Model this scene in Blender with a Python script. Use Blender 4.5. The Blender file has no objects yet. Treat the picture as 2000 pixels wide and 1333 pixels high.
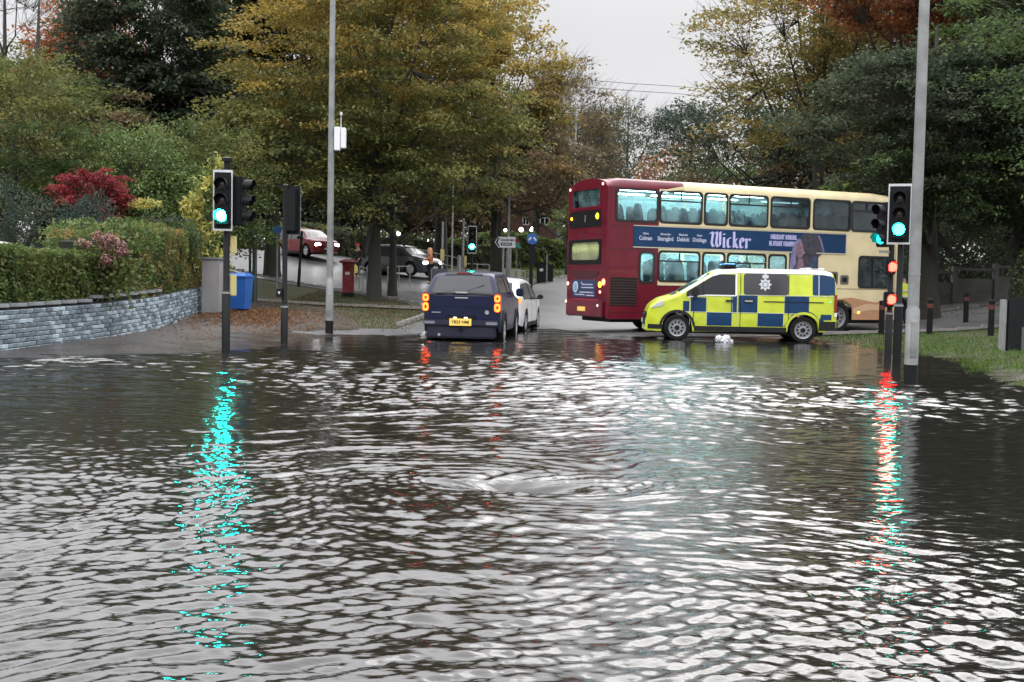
import bpy, bmesh, math, random
import numpy as np
from mathutils import Vector, Matrix
from mathutils.geometry import tessellate_polygon

rng = np.random.default_rng(7)
random.seed(7)
PI = math.pi
SC = bpy.context.scene
COL = SC.collection

# ------------------------------------------------------------------ camera
FPX, EYE, ROLL = 2235.0, 1.45, .019
PITCH = math.atan(116 / FPX)
Fw = Vector((0, math.cos(PITCH), -math.sin(PITCH)))
U0 = Vector((0, math.sin(PITCH), math.cos(PITCH)))
R0 = Vector((1, 0, 0))
Rr = R0 * math.cos(ROLL) + U0 * math.sin(ROLL)
Uu = -R0 * math.sin(ROLL) + U0 * math.cos(ROLL)
cam = bpy.data.objects.new('camera', bpy.data.cameras.new('camera'))
COL.objects.link(cam)
cam.matrix_world = Matrix(((Rr.x, Uu.x, -Fw.x, 0), (Rr.y, Uu.y, -Fw.y, 0), (Rr.z, Uu.z, -Fw.z, EYE), (0, 0, 0, 1)))
cam.data.sensor_width = 36
cam.data.lens = 36 * FPX / 2000
cam.data.clip_end = 2000
cam.data.clip_start = .1
SC.camera = cam


def at(px, py, y):
    """point of the place seen at pixel (px, py) of the 2000 px photograph, y metres ahead"""
    d = Fw + Rr * ((px - 1000) / FPX) - Uu * ((py - 666.5) / FPX)
    return Vector((0, 0, EYE)) + d * (y / d.y)


# ------------------------------------------------------------------ light
SC.view_settings.view_transform = 'Standard'
SC.view_settings.look = 'None'
SC.view_settings.gamma = 1
SC.view_settings.use_curve_mapping = False
SC.view_settings.exposure = .36
SC.cycles.use_denoising = True
SC.cycles.max_bounces = 6
SC.cycles.sample_clamp_indirect = 6
W = bpy.data.worlds.new('World')
SC.world = W
W.use_nodes = True
nt = W.node_tree
nt.nodes.clear()


def N(tree, typ, **kw):
    n = tree.nodes.new(typ)
    for k, v in kw.items():
        setattr(n, k, v)
    return n


# overcast: Nishita sky, nearly all of it veiled by cloud, flat low down, overhead brightness added to light water and trees
sky = N(nt, 'ShaderNodeTexSky', sky_type='NISHITA', sun_disc=False)
sky.sun_elevation = math.radians(35)
sky.sun_rotation = math.radians(20)
tc = N(nt, 'ShaderNodeTexCoord')
sep = N(nt, 'ShaderNodeSeparateXYZ')
nt.links.new(tc.outputs['Generated'], sep.inputs[0])
mx = N(nt, 'ShaderNodeMath', operation='MAXIMUM')
nt.links.new(sep.outputs[2], mx.inputs[0])
mx.inputs[1].default_value = 0
ml = N(nt, 'ShaderNodeMapRange', interpolation_type='SMOOTHSTEP')
nt.links.new(mx.outputs[0], ml.inputs[0])
ml.inputs[1].default_value = .20
ml.inputs[2].default_value = .68
ml.inputs[3].default_value = .70
ml.inputs[4].default_value = 3.5
nz = N(nt, 'ShaderNodeTexNoise')
nz.inputs['Scale'].default_value = 2.2
nz.inputs['Detail'].default_value = 3
nt.links.new(tc.outputs['Generated'], nz.inputs[0])
mr = N(nt, 'ShaderNodeMapRange')
mr.inputs[1].default_value = .3
mr.inputs[2].default_value = .7
mr.inputs[3].default_value = .9
mr.inputs[4].default_value = 1.08
nt.links.new(nz.outputs[0], mr.inputs[0])
mm = N(nt, 'ShaderNodeMath', operation='MULTIPLY')
nt.links.new(ml.outputs[0], mm.inputs[0])
nt.links.new(mr.outputs[0], mm.inputs[1])
bg1 = N(nt, 'ShaderNodeBackground')
bg1.inputs[0].default_value = (.985, .98, 1.0, 1)
nt.links.new(mm.outputs[0], bg1.inputs[1])
bg2 = N(nt, 'ShaderNodeBackground')
bg2.inputs[1].default_value = .05
nt.links.new(sky.outputs[0], bg2.inputs[0])
mixs = N(nt, 'ShaderNodeMixShader')
mixs.inputs[0].default_value = .12
nt.links.new(bg1.outputs[0], mixs.inputs[1])
nt.links.new(bg2.outputs[0], mixs.inputs[2])
wo = N(nt, 'ShaderNodeOutputWorld')
nt.links.new(mixs.outputs[0], wo.inputs[0])
sl = bpy.data.lights.new('sun', 'SUN')
sl.energy = .5
sl.angle = math.radians(30)
sl.color = (1, .97, .92)
so = bpy.data.objects.new('sun', sl)
COL.objects.link(so)
so.rotation_euler = (math.radians(50), 0, math.radians(160))

# ------------------------------------------------------------------ materials
MATS = {}


def mat(name, c, rough=.6, metal=0, spec=.5, coat=0, emit=None, es=0, var=0, scale=6, bump=0, bscale=None, attr=False, c2=None, ior=None):
    if name in MATS:
        return MATS[name]
    m = bpy.data.materials.new(name)
    m.use_nodes = True
    t = m.node_tree
    b = t.nodes['Principled BSDF']
    b.inputs['Base Color'].default_value = (*c, 1)
    b.inputs['Roughness'].default_value = rough
    b.inputs['Metallic'].default_value = metal
    b.inputs['Specular IOR Level'].default_value = spec
    b.inputs['Coat Weight'].default_value = coat
    if ior:
        b.inputs['IOR'].default_value = ior
    if emit:
        b.inputs['Emission Color'].default_value = (*emit, 1)
        b.inputs['Emission Strength'].default_value = es
    src = None
    if attr:
        a = N(t, 'ShaderNodeAttribute', attribute_name='tint')
        src = a.outputs[0]
    if var or c2 or bump:
        o = N(t, 'ShaderNodeTexCoord')
        n = N(t, 'ShaderNodeTexNoise')
        n.inputs['Scale'].default_value = scale
        n.inputs['Detail'].default_value = 6
        t.links.new(o.outputs['Object'], n.inputs[0])
        if c2:
            mc = N(t, 'ShaderNodeMix', data_type='RGBA')
            mp = N(t, 'ShaderNodeMapRange')
            mp.inputs[1].default_value = .4
            mp.inputs[2].default_value = .62
            t.links.new(n.outputs[0], mp.inputs[0])
            t.links.new(mp.outputs[0], mc.inputs[0])
            mc.inputs[6].default_value = (*c, 1)
            mc.inputs[7].default_value = (*c2, 1)
            src = mc.outputs[2]
        if var:
            mp = N(t, 'ShaderNodeMapRange')
            mp.inputs[1].default_value = .3
            mp.inputs[2].default_value = .7
            mp.inputs[3].default_value = 1 - var
            mp.inputs[4].default_value = 1 + var
            t.links.new(n.outputs[0], mp.inputs[0])
            mc = N(t, 'ShaderNodeMix', data_type='RGBA', blend_type='MULTIPLY')
            mc.inputs[0].default_value = 1
            if src:
                t.links.new(src, mc.inputs[6])
            else:
                mc.inputs[6].default_value = (*c, 1)
            cb = N(t, 'ShaderNodeCombineColor')
            for i in range(3):
                t.links.new(mp.outputs[0], cb.inputs[i])
            t.links.new(cb.outputs[0], mc.inputs[7])
            src = mc.outputs[2]
        if bump:
            n2 = N(t, 'ShaderNodeTexNoise')
            n2.inputs['Scale'].default_value = bscale or scale * 5
            n2.inputs['Detail'].default_value = 4
            t.links.new(o.outputs['Object'], n2.inputs[0])
            bp = N(t, 'ShaderNodeBump')
            bp.inputs['Strength'].default_value = bump
            bp.inputs['Distance'].default_value = .02
            t.links.new(n2.outputs[0], bp.inputs['Height'])
            t.links.new(bp.outputs[0], b.inputs['Normal'])
    if src:
        t.links.new(src, b.inputs['Base Color'])
    MATS[name] = m
    return m


def emis(name, c, s):
    if name in MATS:
        return MATS[name]
    m = bpy.data.materials.new(name)
    m.use_nodes = True
    t = m.node_tree
    t.nodes.clear()
    e = N(t, 'ShaderNodeEmission')
    e.inputs[0].default_value = (*c, 1)
    e.inputs[1].default_value = s
    o = N(t, 'ShaderNodeOutputMaterial')
    t.links.new(e.outputs[0], o.inputs[0])
    MATS[name] = m
    return m


def glass(name, tint, clear, rough=.03, fog=None):
    """pane: part clear, part misted (diffuse / translucent), with a glossy face"""
    if name in MATS:
        return MATS[name]
    m = bpy.data.materials.new(name)
    m.use_nodes = True
    t = m.node_tree
    t.nodes.clear()
    tr = N(t, 'ShaderNodeBsdfTransparent')
    tr.inputs[0].default_value = (*tint, 1)
    fg = fog or (.5, .6, .62)
    di = N(t, 'ShaderNodeBsdfDiffuse')
    di.inputs[0].default_value = (*fg, 1)
    tl = N(t, 'ShaderNodeBsdfTranslucent')
    tl.inputs[0].default_value = (*fg, 1)
    a = N(t, 'ShaderNodeMixShader')
    a.inputs[0].default_value = .75
    t.links.new(di.outputs[0], a.inputs[1])
    t.links.new(tl.outputs[0], a.inputs[2])
    b = N(t, 'ShaderNodeMixShader')
    oc = N(t, 'ShaderNodeTexCoord')
    nn = N(t, 'ShaderNodeTexNoise')
    nn.inputs['Scale'].default_value = 1.7
    nn.inputs['Detail'].default_value = 4
    t.links.new(oc.outputs['Object'], nn.inputs[0])
    mp = N(t, 'ShaderNodeMapRange')
    mp.inputs[1].default_value = .35
    mp.inputs[2].default_value = .65
    mp.inputs[3].default_value = max(0, clear - .2)
    mp.inputs[4].default_value = min(1, clear + .15)
    t.links.new(nn.outputs[0], mp.inputs[0])
    t.links.new(mp.outputs[0], b.inputs[0])
    t.links.new(a.outputs[0], b.inputs[1])
    t.links.new(tr.outputs[0], b.inputs[2])
    gl = N(t, 'ShaderNodeBsdfGlossy')
    gl.inputs['Roughness'].default_value = rough
    fr = N(t, 'ShaderNodeFresnel')
    fr.inputs[0].default_value = 1.45
    c = N(t, 'ShaderNodeMixShader')
    t.links.new(fr.outputs[0], c.inputs[0])
    t.links.new(b.outputs[0], c.inputs[1])
    t.links.new(gl.outputs[0], c.inputs[2])
    o = N(t, 'ShaderNodeOutputMaterial')
    t.links.new(c.outputs[0], o.inputs[0])
    MATS[name] = m
    return m


BLACK = mat('black paint', (.009, .010, .011), .42, spec=.22, var=.2, scale=8)
RUBBER = mat('tyre rubber', (.012, .012, .013), .85, spec=.15, bump=.3)
STEEL = mat('galvanised steel', (.27, .28, .28), .5, .45, var=.3, scale=2.5, bump=.2)
GREYP = mat('grey painted steel', (.24, .25, .25), .5, .1, var=.15, scale=4)
SILV = mat('silver rim', (.5, .51, .53), .3, .8, var=.1)
CHROME = mat('chrome', (.75, .76, .78), .15, 1)
DGLASS = mat('dark tinted glass', (.012, .014, .017), .08, spec=.45)
MGLASS = mat('grey window glass', (.028, .031, .036), .12, spec=.4)
PLASTIC = mat('black trim plastic', (.018, .018, .02), .55, spec=.25, bump=.1, scale=20)
WHITEP = mat('white paint', (.78, .8, .82), .3, coat=.6, var=.05)
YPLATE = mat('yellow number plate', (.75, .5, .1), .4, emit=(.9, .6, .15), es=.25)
WBORD = mat('white reflective border', (.55, .57, .58), .45, var=.15)
SKIN = mat('skin', (.45, .27, .2), .5)


# ------------------------------------------------------------------ object helpers
def props(o, label=None, cat=None, group=None, kind=None):
    if label: o['label'] = label
    if cat: o['category'] = cat
    if group: o['group'] = group
    if kind: o['kind'] = kind
    return o


def empty(name, loc=(0, 0, 0), rz=0, label=None, cat=None, group=None):
    o = bpy.data.objects.new(name, None)
    o.empty_display_size = .2
    COL.objects.link(o)
    o.location = loc
    o.rotation_euler = (0, 0, rz)
    return props(o, label, cat, group)


class MB:
    """gathers simple shapes into one mesh"""

    def __init__(s):
        s.v, s.f, s.m = [], [], []
        s.mats = []
        s.cur = 0

    def mat(s, m):
        if m not in s.mats:
            s.mats.append(m)
        s.cur = s.mats.index(m)
        return s

    def add(s, vs, fs):
        k = len(s.v)
        s.v += [tuple(map(float, v)) for v in vs]
        s.f += [tuple(i + k for i in f) for f in fs]
        s.m += [s.cur] * len(fs)
        return s

    def box(s, x0, x1, y0, y1, z0, z1, b=0):
        if b:
            bm = bmesh.new()
            bmesh.ops.create_cube(bm, size=1)
            for v in bm.verts:
                v.co = Vector(((x0 + x1) / 2 + v.co.x * (x1 - x0), (y0 + y1) / 2 + v.co.y * (y1 - y0), (z0 + z1) / 2 + v.co.z * (z1 - z0)))
            bmesh.ops.bevel(bm, geom=bm.edges[:], offset=b, segments=2, affect='EDGES')
            bm.verts.index_update()
            s.add([v.co for v in bm.verts], [[v.index for v in f.verts] for f in bm.faces])
            bm.free()
            return s
        vs = [(x, y, z) for x in (x0, x1) for y in (y0, y1) for z in (z0, z1)]
        return s.add(vs, [(0, 1, 3, 2), (4, 6, 7, 5), (0, 4, 5, 1), (2, 3, 7, 6), (0, 2, 6, 4), (1, 5, 7, 3)])

    def tube(s, pts, rad, n=10, cap=True):
        pts = [Vector(p) for p in pts]
        rad = rad if hasattr(rad, '__len__') else [rad] * len(pts)
        vs, fs = [], []
        up = None
        for i, p in enumerate(pts):
            d = (pts[min(i + 1, len(pts) - 1)] - pts[max(i - 1, 0)]).normalized()
            a = Vector((0, 0, 1)) if abs(d.z) < .9 else Vector((1, 0, 0))
            if up is not None and up.cross(d).length > .1:
                a = up
            e1 = d.cross(a).normalized()
            e2 = e1.cross(d).normalized()
            up = e2
            for k in range(n):
                t = 2 * PI * k / n
                vs.append(p + (e1 * math.cos(t) + e2 * math.sin(t)) * rad[i])
        for i in range(len(pts) - 1):
            for k in range(n):
                q = (k + 1) % n
                fs.append((i * n + k, i * n + q, (i + 1) * n + q, (i + 1) * n + k))
        if cap:
            fs.append(tuple(range(n - 1, -1, -1)))
            fs.append(tuple((len(pts) - 1) * n + k for k in range(n)))
        return s.add(vs, fs)

    def lathe(s, prof, o=(0, 0, 0), axis='z', n=24, loop=False):
        """prof: (radius, height) pairs"""
        vs, fs = [], []
        for r, h in prof:
            for k in range(n):
                t = 2 * PI * k / n
                a, b = r * math.cos(t), r * math.sin(t)
                v = {'z': (a, b, h), 'y': (a, h, b), 'x': (h, a, b)}[axis]
                vs.append((v[0] + o[0], v[1] + o[1], v[2] + o[2]))
        for i in range(len(prof) - 1):
            for k in range(n):
                q = (k + 1) % n
                fs.append((i * n + k, i * n + q, (i + 1) * n + q, (i + 1) * n + k))
        if loop:
            L = (len(prof) - 1) * n
            return s.add(vs, fs + [(L + k, L + (k + 1) % n, (k + 1) % n, k) for k in range(n)])
        if prof[0][0] > 1e-4:
            fs.append(tuple(range(n - 1, -1, -1)))
        if prof[-1][0] > 1e-4:
            fs.append(tuple((len(prof) - 1) * n + k for k in range(n)))
        return s.add(vs, fs)

    def prism(s, poly, fn, t=.004):
        """2-D outline poly put in place by fn(u, v, w) and given thickness t"""
        n = len(poly)
        tri = tessellate_polygon([[Vector((p[0], p[1], 0)) for p in poly]])
        vs = [fn(p[0], p[1], 0) for p in poly] + [fn(p[0], p[1], t) for p in poly]
        fs = [tuple(a) for a in tri] + [tuple(i + n for i in reversed(a)) for a in tri]
        fs += [(i, (i + 1) % n, (i + 1) % n + n, i + n) for i in range(n)]
        return s.add(vs, fs)

    def build(s, name, m=None, parent=None, smooth=None, fix=True, **kw):
        me = bpy.data.meshes.new(name)
        me.from_pydata(s.v, [], s.f)
        if m is not None:
            me.materials.append(m)
        else:
            for q in s.mats:
                me.materials.append(q)
            me.polygons.foreach_set('material_index', s.m)
        if fix:
            bm = bmesh.new()
            bm.from_mesh(me)
            bmesh.ops.recalc_face_normals(bm, faces=bm.faces)
            bm.to_mesh(me)
            bm.free()
        if smooth:
            me.polygons.foreach_set('use_smooth', [True] * len(me.polygons))
            me.set_sharp_from_angle(angle=math.radians(smooth))
        me.update()
        o = bpy.data.objects.new(name, me)
        COL.objects.link(o)
        if parent:
            o.parent = parent
        return props(o, **kw)


def rrect(x0, x1, y0, y1, r, n=4):
    out = []
    for cx, cy, a0 in ((x1 - r, y1 - r, 0), (x0 + r, y1 - r, 90), (x0 + r, y0 + r, 180), (x1 - r, y0 + r, 270)):
        for k in range(n + 1):
            a = math.radians(a0 + 90 * k / n)
            out.append((cx + r * math.cos(a), cy + r * math.sin(a)))
    return out


def ring(outer, inner):
    """faces between two outlines of equal length, as quads"""
    n = len(outer)
    return [(outer[i], outer[(i + 1) % n], inner[(i + 1) % n], inner[i]) for i in range(n)]


def npmesh(name, V, Fq, m, parent=None, tint=None, smooth=False, **kw):
    """fast mesh from numpy arrays; Fq is (n,3) or (n,4)"""
    me = bpy.data.meshes.new(name)
    k = Fq.shape[1]
    me.vertices.add(len(V))
    me.vertices.foreach_set('co', np.ascontiguousarray(V, np.float32).ravel())
    me.loops.add(Fq.size)
    me.loops.foreach_set('vertex_index', np.ascontiguousarray(Fq, np.int32).ravel())
    me.polygons.add(len(Fq))
    me.polygons.foreach_set('loop_start', np.arange(0, Fq.size, k, dtype=np.int32))
    me.polygons.foreach_set('loop_total', np.full(len(Fq), k, np.int32))
    if smooth:
        me.polygons.foreach_set('use_smooth', np.ones(len(Fq), bool))
    me.update(calc_edges=True)
    if tint is not None:
        a = me.attributes.new('tint', 'FLOAT_COLOR', 'FACE')
        a.data.foreach_set('color', np.ascontiguousarray(np.c_[tint, np.ones(len(tint))], np.float32).ravel())
    me.materials.append(m)
    o = bpy.data.objects.new(name, me)
    COL.objects.link(o)
    if parent:
        o.parent = parent
    return props(o, **kw)


def copy_tree(o, parent=None):
    c = o.copy()
    COL.objects.link(c)
    c.parent = parent
    for ch in list(o.children):
        copy_tree(ch, c)
    return c


def text(body, size, m, parent, loc, rot, name='lettering', extrude=.002, bold=0, align='CENTER', sx=1):
    cu = bpy.data.curves.new(name, 'FONT')
    cu.body = body
    cu.size = size
    cu.extrude = extrude
    cu.offset = bold
    cu.align_x = align
    cu.align_y = 'CENTER'
    cu.materials.append(m)
    o = bpy.data.objects.new(name, cu)
    COL.objects.link(o)
    me = bpy.data.meshes.new_from_object(o.evaluated_get(bpy.context.evaluated_depsgraph_get()))
    bpy.data.objects.remove(o)
    me.materials.clear()
    me.materials.append(m)
    o = bpy.data.objects.new(name, me)
    COL.objects.link(o)
    o.parent = parent
    o.location = loc
    o.rotation_euler = rot
    o.scale = (sx, 1, 1)
    return o


# ------------------------------------------------------------------ ground height
CP = np.array([
    (0, 0, -.3), (-6, 5, -.3), (8, 5, -.3), (0, 15, -.3), (-5, 15, -.2), (5, 15, -.2), (0, 24, -.25), (-12, 8, -.12), (-9.2, 20.4, .02), (-13, 20, .15),
    (-14, 12, .0), (-5.8, 23, .0), (-9, 27, .15), (-9, 33, .35), (-6.5, 28.5, .1), (-4.8, 29.9, .0), (-2.7, 30.3, -.01), (-1, 27.5, -.15),
    (-1.2, 32.5, -.12), (1, 37, .0), (0, 35, -.06), (3, 33.4, .0), (4.5, 31, -.05), (8, 29.6, -.04), (8, 36, .05), (12.5, 37, .08), (7.9, 23.9, -.08),
    (7.3, 21.5, -.08), (6.2, 17.7, -.12), (9.5, 25.6, .03), (10.6, 23.5, .06), (12, 26.4, .1), (8.1, 17.9, .02), (10, 15, .15), (12, 33, .17), (14.7, 37.2, .37),
    (13.4, 32, .2), (17, 42, .84), (-7.8, 32.8, .46), (-6.9, 47.9, .75), (-5.4, 45, .58), (-6, 63, 1.9), (-12, 67, 2.7), (-17, 75, 3.2),
    (-12.7, 57, 1.5), (-3.8, 50, .9), (1.2, 45, .45), (5, 60, 1.4), (0, 80, 2.6), (20, 60, 2), (-30, 80, 4), (30, 110, 4.5), (0, 150, 4.5),
    (-80, 160, 7), (80, 160, 6), (-35, 30, 1.2), (-30, 55, 2.6), (30, 30, .8), (45, 60, 2), (-35, 5, .6), (30, 5, .5), (0, -25, -.3), (-30, -25, 0),
    (30, -25, 0), (0, 250, 5), (-150, 60, 7), (150, 60, 5)], float)


def _tps(r):
    return r * r * np.log(np.maximum(r, 1e-6))


_A = _tps(np.linalg.norm(CP[:, None, :2] - CP[None, :, :2], axis=2)) + np.eye(len(CP)) * .4
_P = np.c_[np.ones(len(CP)), CP[:, :2]]
_W = np.linalg.solve(np.block([[_A, _P], [_P.T, np.zeros((3, 3))]]), np.r_[CP[:, 2], 0, 0, 0])


def G(x, y):
    x, y = np.asarray(x, float), np.asarray(y, float)
    sh = x.shape
    q = np.c_[x.ravel(), y.ravel()]
    q = np.clip(q, (-150, -30), (150, 250))
    K = _tps(np.linalg.norm(q[:, None] - CP[None, :, :2], axis=2))
    return (K @ _W[:-3] + _W[-3] + q @ _W[-2:]).reshape(sh)


def g(x, y):
    return float(G(np.array([x]), np.array([y]))[0])


def spaced(a, lo, hi, fine, grow):
    """grid lines, fine between lo and hi, growing outwards"""
    c = list(np.arange(lo, hi + fine, fine))
    s = fine
    while c[-1] < a[1]:
        s *= grow
        c.append(c[-1] + s)
    s = fine
    while c[0] > a[0]:
        s *= grow
        c.insert(0, c[0] - s)
    return np.array(c)


xs = spaced((-900, 900), -22, 22, .5, 1.18)
ys = spaced((-60, 900), 0, 75, .5, 1.18)
X, Y = np.meshgrid(xs, ys)
Z = G(X, Y) + .012 * np.sin(X * 5.1 + Y * 2) * np.sin(Y * 4.3 - X)


def gridfaces(ny, nx):
    i = np.arange((ny - 1) * nx).reshape(ny - 1, nx)[:, :-1].ravel()
    return np.c_[i, i + 1, i + nx + 1, i + nx]


m = mat('turf and leaf litter', (.045, .065, .02), .85, c2=(.05, .038, .02), scale=.9, var=.3, bump=.8, bscale=30)
npmesh('ground', np.c_[X.ravel(), Y.ravel(), Z.ravel()], gridfaces(len(ys), len(xs)), m, smooth=True, kind='structure')


def strip(name, pts, width, lift, m, seg=.8, cross=7, kind='structure', wl=None):
    """a road or path laid along pts and following the ground"""
    P = np.array(pts, float)
    d = np.r_[0, np.cumsum(np.linalg.norm(np.diff(P, axis=0), axis=1))]
    t = np.linspace(0, d[-1], max(3, int(d[-1] / seg)))
    # smooth the corners
    k = np.exp(-np.linspace(-2, 2, 9) ** 2)
    k /= k.sum()
    cx, cy = (np.convolve(np.pad(np.interp(t, d, P[:, i]), 4, mode='reflect', reflect_type='odd'), k, 'valid') for i in (0, 1))
    tx, ty = np.gradient(cx), np.gradient(cy)
    L = np.hypot(tx, ty)
    nx, ny = -ty / L, tx / L
    w = np.linspace(-.5, .5, cross) * width
    X = cx[:, None] + nx[:, None] * w
    Y = cy[:, None] + ny[:, None] * w
    Z = G(X, Y) + lift
    V = np.c_[X.ravel(), Y.ravel(), Z.ravel()]
    F = gridfaces(len(t), cross)[:, ::-1]
    npmesh(name, V, F, m, smooth=True, kind=kind)
    return cx, cy, nx, ny


ROAD = mat('wet asphalt', (.13, .13, .135), .34, spec=.9, c2=(.09, .09, .095), scale=.8, bump=.25, bscale=60)
PAVE = mat('wet footway asphalt', (.075, .062, .055), .42, c2=(.05, .04, .033), scale=1.1, var=.2, bump=.5, bscale=45)
KERB = mat('kerb stone', (.24, .23, .22), .5, var=.25, scale=3)
strip('road', [(1, -25), (1, 20), (1.3, 34), (3.5, 46), (6.5, 62), (11, 85), (24, 125)], 9, .03, ROAD)
strip('side_road', [(-60, 100), (-34, 84), (-20, 73), (-12, 63.5), (-5.5, 55.5), (.5, 47.5), (3, 38)], 10.5, .036, ROAD)
strip('cross_road', [(2, 34), (8, 36.6), (14, 38.5), (24, 42), (45, 49)], 7.5, .042, ROAD)
strip('cross_road', [(-3.5, 26), (0, 30), (4, 33.5), (6, 35)], 8, .024, ROAD)
strip('pavement', [(-13.4, 8), (-7.6, 19), (-6.9, 23), (-6.4, 27), (-6.3, 31), (-7.8, 37), (-12, 44), (-18, 52)], 4.4, .03, PAVE, seg=.5)
strip('path', [(-11.5, 43), (-7, 41.5), (-3.3, 42.2), (-.5, 43.5)], 1.5, .05, mat('pale path', (.16, .145, .13), .4, var=.2, scale=2), seg=.5)
strip('pavement', [(9, 40.6), (14, 41), (20, 43), (40, 50)], 1.4, .055, PAVE)


def kerb(pts, n0=0):
    """single kerb stones along a line, each its own piece"""
    P = np.array(pts, float)
    d = np.r_[0, np.cumsum(np.linalg.norm(np.diff(P, axis=0), axis=1))]
    k = empty('kerb', (P[0][0], P[0][1], 0))
    props(k, kind='structure')
    base = None
    for t in np.arange(.45, d[-1] - .45, .92):
        x, y = np.interp(t, d, P[:, 0]), np.interp(t, d, P[:, 1])
        x2, y2 = np.interp(t + .1, d, P[:, 0]), np.interp(t + .1, d, P[:, 1])
        if base is None:
            base = MB().box(-.45, .45, -.065, .065, -.1, .12, .012).build('kerb_stone', KERB, k)
            o = base
        else:
            o = base.copy()
            COL.objects.link(o)
        o.location = (x - P[0][0], y - P[0][1], g(x, y) + random.uniform(-.005, .005))
        o.rotation_euler = (0, 0, math.atan2(y2 - y, x2 - x) + random.uniform(-.01, .01))
    return k


kerb([(-3.35, 33.6), (-3.1, 37), (-2.9, 40), (-3.6, 44), (-7, 49.2), (-13, 57.2), (-18, 62.5)])
kerb([(9, 33.2), (13, 34.4), (18, 36), (24, 38.5)])
kerb([(7, 42), (9, 40), (13, 39.8), (18, 42), (26, 46)])

def soaked(m):
    """earth and tarmac soaked dark for a hand's breadth above the water"""
    t = m.node_tree
    b = t.nodes['Principled BSDF']
    ge = N(t, 'ShaderNodeNewGeometry')
    sp = N(t, 'ShaderNodeSeparateXYZ')
    t.links.new(ge.outputs['Position'], sp.inputs[0])
    nn = N(t, 'ShaderNodeTexNoise')
    nn.inputs['Scale'].default_value = 1.6
    nn.inputs['Detail'].default_value = 5
    t.links.new(ge.outputs['Position'], nn.inputs[0])
    ad = N(t, 'ShaderNodeMath', operation='MULTIPLY_ADD')
    t.links.new(nn.outputs[0], ad.inputs[0])
    ad.inputs[1].default_value = .22
    t.links.new(sp.outputs[2], ad.inputs[2])
    mp = N(t, 'ShaderNodeMapRange')
    mp.inputs[1].default_value = .10
    mp.inputs[2].default_value = .26
    t.links.new(ad.outputs[0], mp.inputs[0])
    src = b.inputs['Base Color'].links[0].from_socket
    mc = N(t, 'ShaderNodeMix', data_type='RGBA', blend_type='MULTIPLY')
    mc.inputs[0].default_value = 1
    t.links.new(src, mc.inputs[6])
    r1 = N(t, 'ShaderNodeMapRange')
    r1.inputs[3].default_value = .45
    t.links.new(mp.outputs[0], r1.inputs[0])
    cb = N(t, 'ShaderNodeCombineColor')
    for i in range(3):
        t.links.new(r1.outputs[0], cb.inputs[i])
    t.links.new(cb.outputs[0], mc.inputs[7])
    t.links.new(mc.outputs[2], b.inputs['Base Color'])
    r2 = N(t, 'ShaderNodeMapRange')
    r2.inputs[3].default_value = .16
    r2.inputs[4].default_value = b.inputs['Roughness'].default_value
    t.links.new(mp.outputs[0], r2.inputs[0])
    t.links.new(r2.outputs[0], b.inputs['Roughness'])


for m_ in ('turf and leaf litter', 'wet footway asphalt'):
    soaked(MATS[m_])

# ------------------------------------------------------------------ flood water: a real wave field with a whirlpool over a drain
VX, VY = .03, 8.30


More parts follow.
